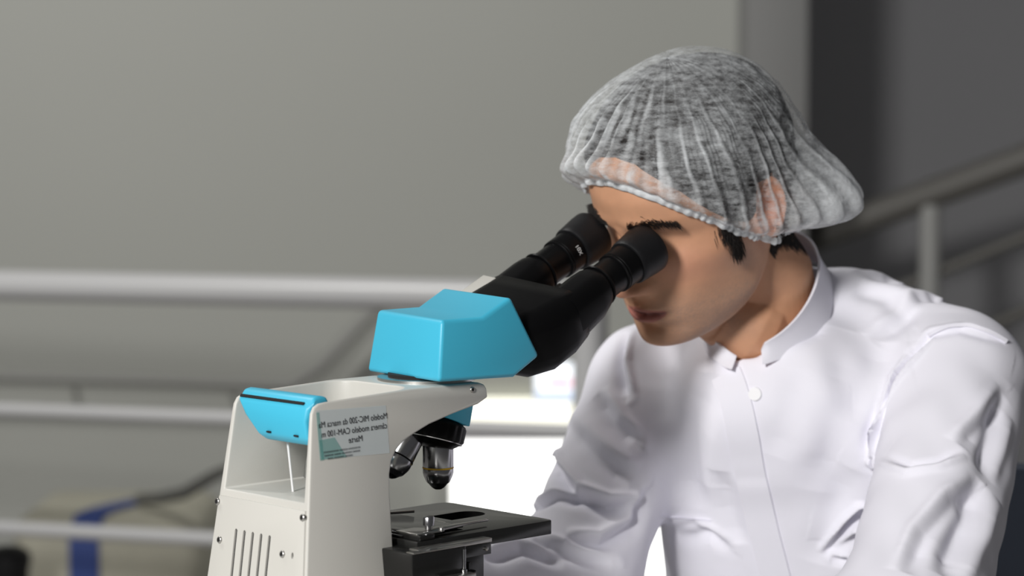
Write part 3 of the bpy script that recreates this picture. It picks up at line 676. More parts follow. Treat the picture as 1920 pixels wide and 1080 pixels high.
hv_ = c + dd*rr[:, None]
i, j = np.meshgrid(np.arange(nth), np.arange(nph), indexing='ij'); j2 = (j+1) % nph
hq = np.stack([i*nph+j, i*nph+j2, (i+1)*nph+j2, (i+1)*nph+j], -1).reshape(-1, 4)
hair = link('hair', np_mesh('hair', H(hv_)-P0, hq), M['hair'], PR, smooth=180, label='short dark hair under the cap')
def strands(name, roots, dirs, length, rad, m, parent, **k):
    V_, F_ = [], []
    for r0, d0, L_ in zip(roots, dirs, length):
        d0 = d0/np.linalg.norm(d0); a = np.cross(d0, [.3, .5, .8]); a /= np.linalg.norm(a); b = np.cross(d0, a); o_ = len(V_)
        for t, rr_ in ((0, 1), (.5, .8), (1, .15)):
            p = r0 + d0*L_*t + np.array([0, 0, -1])*L_*.12*t*t
            for q in range(3): an = 2.094*q; V_.append(p+(a*math.cos(an)+b*math.sin(an))*rad*rr_)
        for s in range(2):
            for q in range(3): F_.append((o_+s*3+q, o_+s*3+(q+1) % 3, o_+s*3+3+(q+1) % 3, o_+s*3+3+q))
    return link(name, np_mesh(name, np.array(V_)-P0, np.array(F_)), m, parent, smooth=180, kind='stuff', **k)
def on_head(p, d):   # project a head point (mm) onto the body mesh along head direction d
    o_ = H(np.array(p, float)); dw = HS*d[0]+HF*d[1]+HZ*d[2]; dw /= np.linalg.norm(dw)
    hit = bvh_body.ray_cast(Vector(tuple(o_-dw*0.05)), Vector(tuple(dw)), 0.12)
    return (np.array(hit[0]), np.array(hit[1])) if hit[0] is not None else (o_, -dw)
for s in (1, -1):
    rs, ds, ls = [], [], []
    for k in range(620):
        t = random.random(); xx = 11+46*t; zc = 15.5+6.5*math.sin(t*2.4)-4.0*t*t; wd = 6.2*(1-.5*t)*(0.75+.25*math.sin(min(1, t*6)*1.57))
        p, n_ = on_head((s*xx, 90, zc+random.gauss(0, wd*.5)), (-.25*s, -1, 0))
        rs.append(p); dh = np.array([s*(.55+.5*t), .05, .75-1.1*t+random.gauss(0, .2)]); dw = HS*dh[0]+HF*dh[1]+HZ*dh[2]+n_*.30; ds.append(dw); ls.append(random.uniform(.005, .009))
    strands('eyebrow', rs, ds, ls, 0.00024, M['hair'], PR)
    rs, ds, ls = [], [], []
    for k in range(620):
        t = random.random(); zz_ = 2-38*t; yy = 22+9*(1-t)+random.gauss(0, 5.5*(1-.45*t))
        p, n_ = on_head((s*90, yy, zz_), (-s, 0, 0)); rs.append(p); ds.append(HS*s*.15+HF*(.15+random.gauss(0, .15))-HZ+n_*.12); ls.append(random.uniform(.006, .011))
    strands('sideburn', rs, ds, ls, 0.00026, M['hair'], PR)
rs, ds, ls = [], [], []
for k in range(5000):
    xx = random.uniform(-62, 66); zz_ = random.uniform(-78, -28)+abs(xx)*.18; yd = -100
    p, n_ = on_head((xx, -110, zz_), (-xx*.004, 1, 0))
    rs.append(p); ds.append(-HZ+HF*.1+HS*random.gauss(0, .15)+n_*.15); ls.append(random.uniform(.008, .016))
for k in range(2500):
    yy = random.uniform(-75, -32); zz_ = random.uniform(-62, -18)-(yy+32)*.1
    p, n_ = on_head((100, yy, zz_), (-1, .15, 0))
    rs.append(p); ds.append(-HZ-HF*.3+n_*.12+HS*random.gauss(0, .1)); ls.append(random.uniform(.007, .013))
for k in range(9000):
    x_ = 1455+100*random.random(); y_ = 422+56*random.random()
    if y_ > 482-(1550-x_)*.36+random.gauss(0, 4): continue
    r_ = ray(x_, y_); h_ = bvh_body.ray_cast(Vector(tuple(C0)), Vector(tuple(r_/np.linalg.norm(r_))))
    if h_[0] is None: continue
    rs.append(np.array(h_[0])); ds.append(-HZ-HF*.35+np.array(h_[1])*.06+HS*random.gauss(0, .12)); ls.append(random.uniform(.005, .009))
strands('nape_hair', rs, ds, ls, 0.00036, M['hair'], PR)

# ------------------------------------------------------------------ lab coat (signed distance field -> surface nets)
def surface_nets(fn, lo, hi, h):
    n = [int(math.ceil((hi[k]-lo[k])/h))+1 for k in range(3)]
    axs = [lo[k]+h*np.arange(n[k]) for k in range(3)]
    D = np.empty(n, np.float32)
    for a in range(0, n[0], 24):
        g = np.stack(np.meshgrid(axs[0][a:a+24], axs[1], axs[2], indexing='ij'), -1).astype(np.float32); D[a:a+24] = fn(g)
    s = D < 0; cnt = np.zeros([k-1 for k in n], np.int8); c = [slice(None, -1), slice(1, None)]
    for a in (0, 1):
        for b in (0, 1):
            for d_ in (0, 1): cnt += s[c[a], c[b], c[d_]]
    act = (cnt > 0) & (cnt < 8); idx = np.full(act.shape, -1, np.int32); ii = np.argwhere(act); idx[act] = np.arange(len(ii))
    acc = np.zeros((len(ii), 3)); num = np.zeros(len(ii)); I, J, K = ii.T
    cor = [(a, b, d_) for a in (0, 1) for b in (0, 1) for d_ in (0, 1)]
    for p in cor:
        for k in range(3):
            if p[k]: continue
            q = list(p); q[k] = 1; d0 = D[I+p[0], J+p[1], K+p[2]]; d1 = D[I+q[0], J+q[1], K+q[2]]; cr_ = (d0 < 0) != (d1 < 0)
            t = np.where(cr_, d0/(d0-d1+1e-12), 0); pos = np.tile(np.array(p, float), (len(ii), 1)); pos[:, k] += t
            acc += np.where(cr_[:, None], pos, 0); num += cr_
    vert = (ii+acc/num[:, None])*h+np.array(lo); quads = []
    for k in range(3):
        a, b = (k+1) % 3, (k+2) % 3
        sl0 = [slice(1, -1)]*3; sl0[k] = slice(0, -1); sl1 = [slice(1, -1)]*3; sl1[k] = slice(1, None)
        e = np.argwhere(s[tuple(sl0)] != s[tuple(sl1)])
        off = np.ones(3, int); off[k] = 0; e = e+off; sg = s[e[:, 0], e[:, 1], e[:, 2]]
        def cell(da, db): q = e.copy(); q[:, a] -= da; q[:, b] -= db; return idx[q[:, 0], q[:, 1], q[:, 2]]
        Q = np.stack([cell(1, 1), cell(0, 1), cell(0, 0), cell(1, 0)], 1); Q[~sg] = Q[~sg][:, ::-1]; quads.append(Q)
    return vert, np.concatenate(quads)
def smin(a, b, k): hh = np.clip(.5+.5*(b-a)/k, 0, 1); return b*(1-hh)+a*hh-k*hh*(1-hh)
def sd_cap(p, a, b, ra, rb):
    a = np.asarray(a, np.float32); b = np.asarray(b, np.float32); ba = b-a; t = np.clip(((p-a) @ ba)/(ba @ ba), 0, 1)
    return np.linalg.norm(p-a-t[..., None]*ba, axis=-1)-(ra+(rb-ra)*t)
def sd_ell(p, c, r):
    q = (p-np.asarray(c, np.float32)); r = np.asarray(r, np.float32); k0 = np.linalg.norm(q/r, axis=-1); k1 = np.linalg.norm(q/(r*r), axis=-1)+1e-9
    return k0*(k0-1)/k1
def sd_torso(p, a, b, w0, d0, w1, d1):
    a = np.asarray(a, np.float32); b = np.asarray(b, np.float32); ba = b-a; L_ = np.linalg.norm(ba); t = ((p-a) @ ba)/(L_*L_); tc = np.clip(t, 0, 1)
    q = p-a-tc[..., None]*ba; wd = w0+(w1-w0)*tc; dp = d0+(d1-d0)*tc
    sc_ = np.stack([q[..., 0]/wd, q[..., 1]/dp, q[..., 2]/dp], -1); k0 = (np.abs(sc_)**2.3).sum(-1)**(1/2.3)
    return (k0-1)*np.minimum(wd, dp)
def coat_sdf(p):
    d_ = sd_torso(p, (0, -22, -92), (0, -150, -450), 150, 100, 165, 112)
    d_ = smin(d_, sd_ell(p, (0, 18, -40), (112, 92, 78)), 50)
    for s in (1, -1): d_ = smin(d_, sd_cap(p, (s*50, -54, 31 if s > 0 else 22), (s*150, -14, -8 if s > 0 else -36), 44, 54), 40)
    d_ = smin(d_, sd_cap(p, (0, -62, 6), (0, -110, -80), 62, 110), 50)
    for a, b, c_, r in ((SHN, ELN, WRN, (60, 66, 60, 40)), (SHF, ELF, WRF, (60, 60, 60, 42))):
        arm_ = smin(sd_cap(p, a, b, r[0], r[1]), sd_cap(p, b, c_, r[2], r[3]), 30)
        d_ = smin(d_, arm_, 26)
    hole = sd_cap(p, (-22, 44, 62), (-19, 62, 10), 52, 34)
    hole = np.minimum(hole, sd_cap(p, (-20, 62, 60), (-44, 130, 130), 52, 60))
    hole = np.minimum(hole, sd_cap(p, (-22, 40, 76), (-28, 46, 150), 56, 70))
    # everything above the collar seam inside the neck ring is cut away
    q = p-np.array([-16, 46, 62], np.float32); e1 = np.array([-.023, .774, -.633], np.float32); e3 = np.array([0, .633, .774], np.float32)
    k_ = (q @ e1)/85; s_ = q[..., 0]/54; h_ = q @ e3
    rad_ = (np.sqrt(k_*k_+s_*s_)-1.20)*58
    cutz = np.interp(k_, [-1.2, -.4, .4, .9, 1.1], [-34, -32, -26, -10, -7])
    hole = np.minimum(hole, np.maximum(rad_, cutz-h_))
    return np.maximum(d_, -hole)
HSTEP = 4.2
cv, cq = surface_nets(coat_sdf, (-330, -290, -480), (270, 440, 130), HSTEP)
def lap(v, q, it, lam=0.5):
    n = len(v); e = np.concatenate([q[:, [0, 1]], q[:, [1, 2]], q[:, [2, 3]], q[:, [3, 0]]])
    deg = np.bincount(e.ravel(), minlength=n)[:, None]
    for _ in range(it):
        s_ = np.stack([np.bincount(e[:, 0], v[e[:, 1], k], n)+np.bincount(e[:, 1], v[e[:, 0], k], n) for k in range(3)], 1)
        v = v+lam*(s_/deg-v)
    return v
cv = lap(cv, cq, 7)
cme = np_mesh('coat', B(cv), cq)
tmp = bpy.data.objects.new('tmp', cme); COL.objects.link(tmp); md = tmp.modifiers.new('s', 'SUBSURF'); md.levels = 1; md.render_levels = 1
cme = evaluated(tmp); bpy.data.objects.remove(tmp)
def get_v(me): a = np.empty(len(me.vertices)*3, np.float32); me.vertices.foreach_get('co', a); return a.reshape(-1, 3).astype(float)
def get_n(me): a = np.empty(len(me.vertices)*3, np.float32); me.vertex_normals.foreach_get('vector', a); return a.reshape(-1, 3).astype(float)
cvv = get_v(cme); cn = get_n(cme)
polys = [tuple(p.vertices) for p in cme.polygons]
bvh = BVHTree.FromPolygons([tuple(q) for q in cvv], polys)
def hit_coat(x, y, bv_=None):
    r_ = ray(x, y); h_ = (bv_ or bvh).ray_cast(Vector(tuple(C0)), Vector(tuple(r_/np.linalg.norm(r_))))
    return (np.array(h_[0]), np.array(h_[1])) if h_[0] is not None else (None, None)
def curve_on(px_, step=6, bv_=None):
    out = []; 
    px_ = np.asarray(px_, float); L_ = np.concatenate([[0], np.cumsum(np.linalg.norm(np.diff(px_, axis=0), axis=1))])
    for t in np.arange(0, L_[-1]+.1, step):
        p, n_ = hit_coat(np.interp(t, L_, px_[:, 0]), np.interp(t, L_, px_[:, 1]), bv_)
        if p is not None and (not out or np.linalg.norm(p-out[-1][0]) < 0.04): out.append((p, n_, t/L_[-1]))
    return out
FOLDS = [
 ([(1704, 668), (1672, 712), (1652, 760), (1643, 812), (1641, 850)], 4.2, -4.5, 1), ([(1626, 860), (1640, 876), (1652, 890)], 4, -4, 1),
 ([(1648, 866), (1700, 884), (1760, 876), (1810, 858)], 5, -2.6, 1), ([(1560, 1032), (1610, 985), (1660, 930), (1720, 900)], 4.5, -3.0, 1),
 ([(1575, 1052), (1640, 1056), (1700, 1040)], 4.5, -2.5, 1), ([(1250, 1000), (1300, 985), (1350, 1010)], 8, 1.2, .7),
 ([(1775, 1050), (1815, 965), (1850, 892), (1880, 800), (1896, 715)], 26, 2.2, .7), # pixels traced along a crease, width mm, height mm, sharpness of the side falling to the right of travel
 ([(1745, 628), (1700, 690), (1660, 750), (1635, 810), (1624, 858)], 9, 5.0, .35),
 ([(1624, 858), (1640, 872), (1690, 872), (1750, 862), (1800, 838), (1850, 815)], 9, 5.5, .5),
 ([(1800, 838), (1850, 790), (1890, 740)], 12, 3.2, .7),
 ([(1545, 1045), (1590, 985), (1640, 930), (1690, 895), (1750, 880)], 8, 6.0, .5),
 ([(1556, 1045), (1600, 1010), (1650, 960), (1720, 948), (1790, 925), (1840, 890)], 11, 3.6, .6),
 ([(1555, 1050), (1620, 1050), (1680, 1035)], 7, 4.0, .5),
 ([(1700, 1075), (1735, 1000), (1790, 940), (1840, 915)], 12, 3.6, .7),
 ([(1850, 905), (1820, 970), (1780, 1040), (1770, 1080)], 14, 5.0, 1),
 ([(1880, 760), (1860, 820), (1840, 880)], 11, 3.5, 1),
 ([(1605, 505), (1680, 528), (1760, 552), (1830, 598)], 15, 3.0, .7), ([(1640, 640), (1690, 600), (1730, 560), (1790, 560)], 13, 2.6, .7), ([(1600, 880), (1560, 960), (1530, 1060)], 20, 2.4, .8),
 ([(1600, 545), (1660, 560), (1700, 600)], 12, 2.0, 1),
 ([(1720, 660), (1745, 628), (1800, 618), (1880, 640)], 7, 1.6, .6),
 ([(1600, 620), (1585, 700), (1560, 800), (1530, 930)], 26, 3.5, 1),
 ([(1500, 690), (1480, 780), (1450, 860)], 22, 2.0, 1),
 ([(1660, 640), (1630, 720), (1600, 800)], 20, 3.0, 1),
 ([(1330, 700), (1300, 800), (1290, 900), (1310, 960)], 22, 3.5, 1),
 ([(1350, 880), (1370, 960), (1385, 1020)], 16, 2.5, 1),
 ([(1270, 1010), (1330, 1000), (1370, 1030)], 10, 2.0, .6),
 ([(1175, 620), (1160, 680), (1175, 745)], 9, 4.5, .6),
 ([(1120, 740), (1150, 790), (1195, 830)], 12, 4.0, .6),
 ([(1042, 830), (1040, 880), (1075, 925), (1140, 950), (1205, 950)], 11, 6.5, .6),
 ([(1060, 800), (1110, 850), (1185, 905)], 13, 4.0, .8),
 ([(985, 960), (1040, 930), (1090, 935)], 9, 4.0, .6),
 ([(1060, 1010), (1130, 1020), (1190, 985), (1215, 920)], 11, 5.0, .6),
 ([(910, 1050), (980, 1030), (1060, 1055)], 11, 4.0, .7),
 ([(1000, 1010), (1060, 1035), (1150, 1060)], 11, 4.0, .7)]
disp = np.zeros(len(cvv))
for px_, wd, am, sh in FOLDS:
    cu_ = curve_on(px_)
    if len(cu_) < 3: continue
    P = np.array([q[0] for q in cu_]); T_ = np.array([q[2] for q in cu_]); lo = P.min(0)-.05; hi = P.max(0)+.05
    sel = np.where(((cvv > lo) & (cvv < hi)).all(1))[0]; q = cvv[sel]
    best = np.full(len(sel), 9.); bt = np.zeros(len(sel)); bs = np.zeros(len(sel))
    for k in range(len(P)-1):
        ab = P[k+1]-P[k]; L2 = ab @ ab
        if L2 < 1e-12: continue
        t = np.clip(((q-P[k]) @ ab)/L2, 0, 1); dv = q-P[k]-t[:, None]*ab; dd_ = np.linalg.norm(dv, axis=1)
        sd = np.sign(np.einsum('ij,ij->i', np.cross(ab, dv), cn[sel])); u_ = dd_ < best
        best = np.where(u_, dd_, best); bt = np.where(u_, T_[k]+(T_[k+1]-T_[k])*t, bt); bs = np.where(u_, sd, bs)
    env = np.clip(np.minimum(bt, 1-bt)*5, 0, 1)**.7; wl = np.where(bs < 0, wd*sh, wd)/1000
    env = np.where((bt <= 0) | (bt >= 1), env*0+.0, env)
    wl = wl*.8; disp[sel] += 2.0*am/1000*env*(G(best, wl)-0.55*G(best-wl*1.9, wl*.9)*(bs < 0))
# broad soft drape
b_ = (cvv-O) @ np.stack([U, V, W], 1)*1000
disp += 0.0011*np.sin(b_[:, 0]*.045+np.sin(b_[:, 2]*.03)*1.5)*np.sin(b_[:, 1]*.038+b_[:, 2]*.021)
disp += 0.0005*np.sin(b_[:, 0]*.11+b_[:, 2]*.06+np.sin(b_[:, 1]*.05)*2)
cvv2 = cvv+cn*disp[:, None]
bvh2 = BVHTree.FromPolygons([tuple(q) for q in cvv2], polys)
cme.vertices.foreach_set('co', (cvv2-P0).astype(np.float32).ravel())
coat = link('lab_coat', cme, M['coat'], PR, smooth=180, label='white cotton lab coat with stand collar')

# placket edge, button, pocket, seams laid on the coat surface
def surf_strip(name, px_, wd, th, lift, m=None, step=5, side_px=(1, 0)):
    """raised strip whose edge follows the traced line; width measured on the surface"""
    cu_ = curve_on(px_, step, bvh2); vs = []; P = np.array([q[0] for q in cu_]); N_ = np.array([q[1] for q in cu_])
    for _ in range(6): P[1:-1] = (P[:-2]+2*P[1:-1]+P[2:])/4; N_[1:-1] = (N_[:-2]+2*N_[1:-1]+N_[2:])/4
    T_ = np.gradient(P, axis=0); T_ /= np.linalg.norm(T_, axis=1)[:, None]; N_ /= np.linalg.norm(N_, axis=1)[:, None]
    S_ = np.cross(T_, N_); S_ /= np.linalg.norm(S_, axis=1)[:, None]
    prof_ = [(0, -.002), (0, lift+th*.6), (wd*.04+.0004, lift+th), (wd*.5, lift+th*.8), (wd, -.0006), (wd, -.003)]
    for p, n_, s_ in zip(P, N_, S_):
        for a, b in prof_: vs.append(p+s_*a+n_*b-P0)
    k = len(prof_); f_ = []
    for i_ in range(len(P)-1):
        for j_ in range(k): f_.append((i_*k+j_, i_*k+(j_+1) % k, i_*k+k+(j_+1) % k, i_*k+k+j_))
    f_ += [tuple(range(k)), tuple((len(P)-1)*k+j_ for j_ in range(k))]
    return link(name, vf_mesh(name, vs, f_), m or M['coat'], coat, smooth=50)
surf_strip('placket', [(1387, 686), (1398, 712), (1412, 760), (1424, 820), (1434, 880), (1448, 940), (1462, 1000), (1478, 1060), (1490, 1110)][::-1], 0.030, 0.0018, 0.0046)
M['button'] = mat('white_button', (0.82, 0.82, 0.84), 0.3)
p, n_ = hit_coat(1416, 739, bvh2)
link('button', bm_mesh(lathe_bm([(.0062, -.002), (.0066, 0.0016), (.0062, .0024), (.0048, .0024), (.0044, .0018), (.001, .0018)], 28, tuple(p-P0), tuple(n_)), 'bt'), M['button'], coat)
# breast pocket patch
pk = []; nu_, nv_ = 14, 16
for a in range(nv_+1):
    for b in range(nu_+1):
        s_, t_ = b/nu_, a/nv_; x_ = (1238+(1334-1238)*s_)*(1-t_)+(1256+(1372-1256)*s_)*t_; y_ = (966+10*s_)*(1-t_)+(1150+8*s_)*t_
        p, n_ = hit_coat(x_, y_, bvh2)
        if p is None: p, n_ = pk[-1]
        pk.append((p, n_))
vs = [p+n_*(.0030 if 0 < i_ % (nu_+1) < nu_ else .0004)-P0 for i_, (p, n_) in enumerate(pk)]
vs += [p+n_*(-.002)-P0 for p, n_ in pk[:nu_+1]]
f_ = [(a*(nu_+1)+b, a*(nu_+1)+b+1, (a+1)*(nu_+1)+b+1, (a+1)*(nu_+1)+b) for a in range(nv_) for b in range(nu_)]
o_ = len(pk); f_ += [(o_+b, o_+b+1, b+1, b) for b in range(nu_)]
link('breast_pocket', vf_mesh('pk', vs, f_), M['coat'], coat, smooth=60)
surf_strip('armhole_seam', [(1742, 632), (1775, 614), (1815, 612), (1855, 626), (1888, 646)], 0.0035, 0.0005, 0.0003)

# stand collar
def collar():
    nA, nT = 72, 9; vs = []; 
    al = np.linspace(R(24), R(357), nA); th = .0026
    ct = np.array([-16, 46, 62.]); a1 = np.array([-3, 66, -54.]); a2 = np.array([54, 6, 0.]); nr_ = np.array([0, .63, .77])
    for layer in (0, 1):
        for a in al:
            k = math.cos(a); s_ = math.sin(a)
            hgt = np.interp(min(a, 2*math.pi-a), [0, R(24), R(75), R(180)], [13, 14, 33, 41]); front = max(0, k-.93)/.07
            for t in range(nT):
                tt_ = t/(nT-1); hh_ = tt_
                top = ct + a1*k + a2*s_
                if a < R(30): hgt_ = hgt*(1-.45*((R(30)-a)/R(6))**2)
                elif a > R(325): hgt_ = hgt*(1-.8*((a-R(325))/R(32))**2)
                else: hgt_ = hgt
                fl = 1+.14*(1-tt_)**1.5+.03*math.sin(a*5+1)*(1-tt_)
                p_ = ct + (a1*k+a2*s_)*fl - nr_*hgt*(1-tt_) - nr_*(hgt-hgt_)*tt_ + np.array([0, 0, -8])*(1-tt_)*(1-k)/2
                rad_ = (a1*k+a2*s_); rad_ = rad_/np.linalg.norm(rad_)
                vs.append(p_ - rad_*(2.4 if layer else 0))
    f = []; n1 = nA*nT
    for i_ in range(nA-1):
        for j_ in range(nT-1):
            q = (i_*nT+j_, i_*nT+j_+1, (i_+1)*nT+j_+1, (i_+1)*nT+j_); f.append(q); f.append(tuple(n1+k for k in q[::-1]))
    for i_ in range(nA-1):
        for j_ in (0, nT-1): q = (i_*nT+j_, (i_+1)*nT+j_); f.append((q[0], q[1], n1+q[1], n1+q[0]))
    for j_ in range(nT-1):
        for i_ in (0, nA-1): q = (i_*nT+j_, i_*nT+j_+1); f.append((q[0], q[1], n1+q[1], n1+q[0]))
    return vf_mesh('collar', B(np.array(vs))-P0, f)
link('collar', collar(), M['coat'], coat, smooth=60)

# ------------------------------------------------------------------ sheer hair cap
def cap_mat(name, base, streak):
    m = bpy.data.materials.new(name); m.use_nodes = True; nt = m.node_tree; nt.nodes.clear(); N = nt.nodes.new; Lk = nt.links.new
    out = N('ShaderNodeOutputMaterial'); tr = N('ShaderNodeBsdfTransparent'); df = N('ShaderNodeBsdfDiffuse'); tl = N('ShaderNodeBsdfTranslucent')
    df.inputs[0].default_value = (0.82, 0.85, 0.87, 1); tl.inputs[0].default_value = (0.8, 0.82, 0.84, 1)
    m1 = N('ShaderNodeMixShader'); m1.inputs[0].default_value = 0.28; Lk(df.outputs[0], m1.inputs[1]); Lk(tl.outputs[0], m1.inputs[2])
    m2 = N('ShaderNodeMixShader'); Lk(tr.outputs[0], m2.inputs[1]); Lk(m1.outputs[0], m2.inputs[2]); Lk(m2.outputs[0], out.inputs[0])
    at_ = N('ShaderNodeAttribute'); at_.attribute_name = 'fold'
    nb_ = N('ShaderNodeTexNoise'); nb_.inputs['Scale'].default_value = 90; nb_.inputs['Detail'].default_value = 5; bm_ = N('ShaderNodeBump'); bm_.inputs['Strength'].default_value = .7; bm_.inputs['Distance'].default_value = .003
    tcb = N('ShaderNodeTexCoord'); Lk(tcb.outputs['Object'], nb_.inputs[0]); Lk(nb_.outputs[0], bm_.inputs['Height']); Lk(bm_.outputs[0], df.inputs['Normal'])
    tc = N('ShaderNodeTexCoord'); mp = N('ShaderNodeMapping'); mp.inputs['Scale'].default_value = (1, 1, 2.6); Lk(tc.outputs['Object'], mp.inputs[0])
    n1 = N('ShaderNodeTexNoise'); n1.inputs['Scale'].default_value = 75; n1.inputs['Detail'].default_value = 8; n1.inputs['Roughness'].default_value = .72; Lk(mp.outputs[0], n1.inputs[0])
    n2 = N('ShaderNodeTexNoise'); n2.inputs['Scale'].default_value = 13; n2.inputs['Detail'].default_value = 3; Lk(tc.outputs['Object'], n2.inputs[0])
    mr = N('ShaderNodeMapRange'); mr.inputs['From Min'].default_value = .36; mr.inputs['From Max'].default_value = .66; mr.inputs['To Min'].default_value = -streak; mr.inputs['To Max'].default_value = streak
    Lk(n1.outputs[0], mr.inputs[0])
    mr2 = N('ShaderNodeMapRange'); mr2.inputs['From Min'].default_value = .35; mr2.inputs['From Max'].default_value = .65; mr2.inputs['To Min'].default_value = -.12; mr2.inputs['To Max'].default_value = .12
    Lk(n2.outputs[0], mr2.inputs[0])
    a1 = N('ShaderNodeMath'); a1.operation = 'ADD'; Lk(mr.outputs[0], a1.inputs[0]); Lk(mr2.outputs[0], a1.inputs[1])
    a2 = N('ShaderNodeMath'); a2.operation = 'ADD'; Lk(a1.outputs[0], a2.inputs[0]); Lk(at_.outputs['Fac'], a2.inputs[1])
    a3 = N('ShaderNodeMath'); a3.operation = 'ADD'; a3.use_clamp = True; Lk(a2.outputs[0], a3.inputs[0]); a3.inputs[1].default_value = base
    Lk(a3.outputs[0], m2.inputs[0]); return m
M['cap'] = cap_mat('sheer_nonwoven', 0.27, 0.24); M['hem'] = cap_mat('gathered_nonwoven', 0.80, 0.15)
def hem_el(ph):
    q = (ph+np.pi) % (2*np.pi)-np.pi; p = abs(q)
    return np.interp(p, [0, .22, .45, .67, .9, 1.12, 1.35, 1.57, 1.8, 2.1, 2.5, np.pi], [0.36, 0.34, 0.24, 0.09, -0.13, -0.36, -0.54, -0.62, -0.64, -0.66, -0.70, -0.74])
nT, nP = 130, 520
CC = np.array([0, -10, 20.])
tt = np.linspace(0, 1, nT+1)
ph = np.linspace(-np.pi, np.pi, nP, endpoint=False)
T2, P2 = np.meshgrid(tt, ph, indexing='ij'); low = hem_el(P2); EL = np.pi/2+(low-np.pi/2)*T2
d_ = np.stack([np.cos(EL)*np.sin(P2), np.cos(EL)*np.cos(P2), np.sin(EL)], -1)
Ax = np.where(d_[..., 1:2] > 0, np.array([91., 120, 113]), np.array([91., 114, 113])); lowz = np.where(d_[..., 2] > 0, 113, 125)
Rr = 1/np.sqrt((d_[..., 0]/Ax[..., 0])**2+(d_[..., 1]/Ax[..., 1])**2+(d_[..., 2]/lowz)**2)
Rr += 13*np.exp(-((P2+.65)/.75)**2)*G(EL-.65, .5) + 5*np.exp(-((P2-2.5)/.6)**2)*G(EL+.1, .35)   # loose crown
hemk = G(T2-1, .055)
# pull in to the head at the hem, puff just above it
Rr -= (8.0+5*np.clip(np.cos(P2), 0, 1))*G(T2-1, .05)
Rr += 5*G(T2-.90, .06)
puff = np.exp(-((np.abs(P2)-2.35)/.55)**2)*G(T2-.87, .12)
Rr += 46*puff
jit = np.interp(np.arange(nP), np.arange(0, nP+8, 8), rng.normal(0, 1, nP//8+2)[:len(np.arange(0, nP+8, 8))])
phase = P2*34+1.6*np.sin(P2*3.1+1)+1.0*np.sin(P2*7.3)+.9*np.sin(T2*7+P2*5)+.35*jit[None, :]
amp = (0.25+1.9*np.clip((T2-.25)/.6, 0, 1))*(0.55+.45*np.sin(P2*5.3+T2*2+.7)**2)
pleat = np.sin(phase)
crest = np.clip((pleat-.55)/.45, 0, 1)**1.6
Rr += amp*(np.abs(pleat)**.7*np.sign(pleat))
# tie point at the front: folds fanning back over the crown
ft = np.exp(-((P2-.0)/.62)**2)
fan = np.sin(P2*46+T2*2.0+1.2*np.sin(P2*11))
Rr += 2.2*ft*fan*np.clip((T2-.3)/.4, 0, 1)
Rr += 8*np.exp(-(P2/.30)**2)*G(T2-.88, .09) - 6*np.exp(-(P2/.34)**2)*G(T2-.99, .05)
# keep the cloth outside the skin near the hem
bvh_hair = BVHTree.FromPolygons([tuple(q_) for q_ in H(hv_)], [tuple(q_) for q_ in hq.tolist()])
for i_ in range(1, nT+1):
    for j_ in range(0, nP, 4):
        dw = d_[i_, j_, 0]*HS+d_[i_, j_, 1]*HF+d_[i_, j_, 2]*HZ; o_ = H(CC)+dw*.16
        h_ = bvh_body.ray_cast(Vector(tuple(o_)), Vector(tuple(-dw)), .16)
        h2_ = bvh_hair.ray_cast(Vector(tuple(o_)), Vector(tuple(-dw)), .16)
        if h_[0] is not None:
            need = (.16-h_[3])/HK+2.2
            if h2_[0] is not None: need = max(need, (.16-h2_[3])/HK+2.6)
            Rr[i_, j_:j_+4] = np.maximum(Rr[i_, j_:j_+4], need)
cp = CC + d_*Rr[..., None]
# crumple
cp += (np.sin(cp[..., [1, 2, 0]]*.19+np.sin(cp*.13)*2)*.7)*np.clip(T2*2, 0, 1)[..., None]
cp[..., 2] += -6*puff*1.0
fold = .58*crest*np.clip((T2-.15)/.5, 0, 1)*(0.35+.65*np.sin(P2*3.7+T2*6+1)**2)+.30*ft*np.clip(fan-.2, 0, 1)*np.clip((T2-.2)/.4, 0, 1)+.30*G(T2-1, .045)+.36*puff+.25*G(T2-1, .10)*np.clip(np.cos(P2), 0, 1)
fold += .14*(1-np.clip(T2*1.6, 0, 1))+.10*np.clip((T2-.72)/.2, 0, 1)
i, j = np.meshgrid(np.arange(nT), np.arange(nP), indexing='ij'); j2 = (j+1) % nP
q = np.stack([i*nP+j, i*nP+j2, (i+1)*nP+j2, (i+1)*nP+j], -1).reshape(-1, 4)
cpw = H(cp.reshape(-1, 3))
capme = np_mesh('cap', cpw-P0, q)
fa = capme.attributes.new('fold', 'FLOAT', 'POINT'); fa.data.foreach_set('value', fold.astype(np.float32).ravel())
capo = link('hair_cap', capme, M['cap'], PR, smooth=180, label='sheer white pleated disposable hair cap')
# gathered elastic hem
nH = 900; phh = np.linspace(-np.pi, np.pi, nH, endpoint=False)
hemc = np.stack([np.interp(phh, np.append(ph, np.pi), np.append(cp[-1, :, k], cp[-1, 0, k])) for k in range(3)], 1)
for _ in range(30): hemc = (np.roll(hemc, 1, 0)+2*hemc+np.roll(hemc, -1, 0))/4
g = np.sin(phh*84+1.6*np.sin(phh*9)+1.1*np.sin(phh*23)); gam = .15+.75*np.clip((np.abs(phh)-.35)/.5, 0, 1); nR = 10; hv2 = []; hf2 = []
tan = np.roll(hemc, -1, 0)-np.roll(hemc, 1, 0); tan /= np.linalg.norm(tan, axis=1)[:, None]
outd = hemc-CC; outd[:, 2] *= .3; outd /= np.linalg.norm(outd, axis=1)[:, None]; upd = np.cross(tan, outd); upd *= np.sign(upd[:, 2:3]); upd /= np.linalg.norm(upd, axis=1)[:, None]
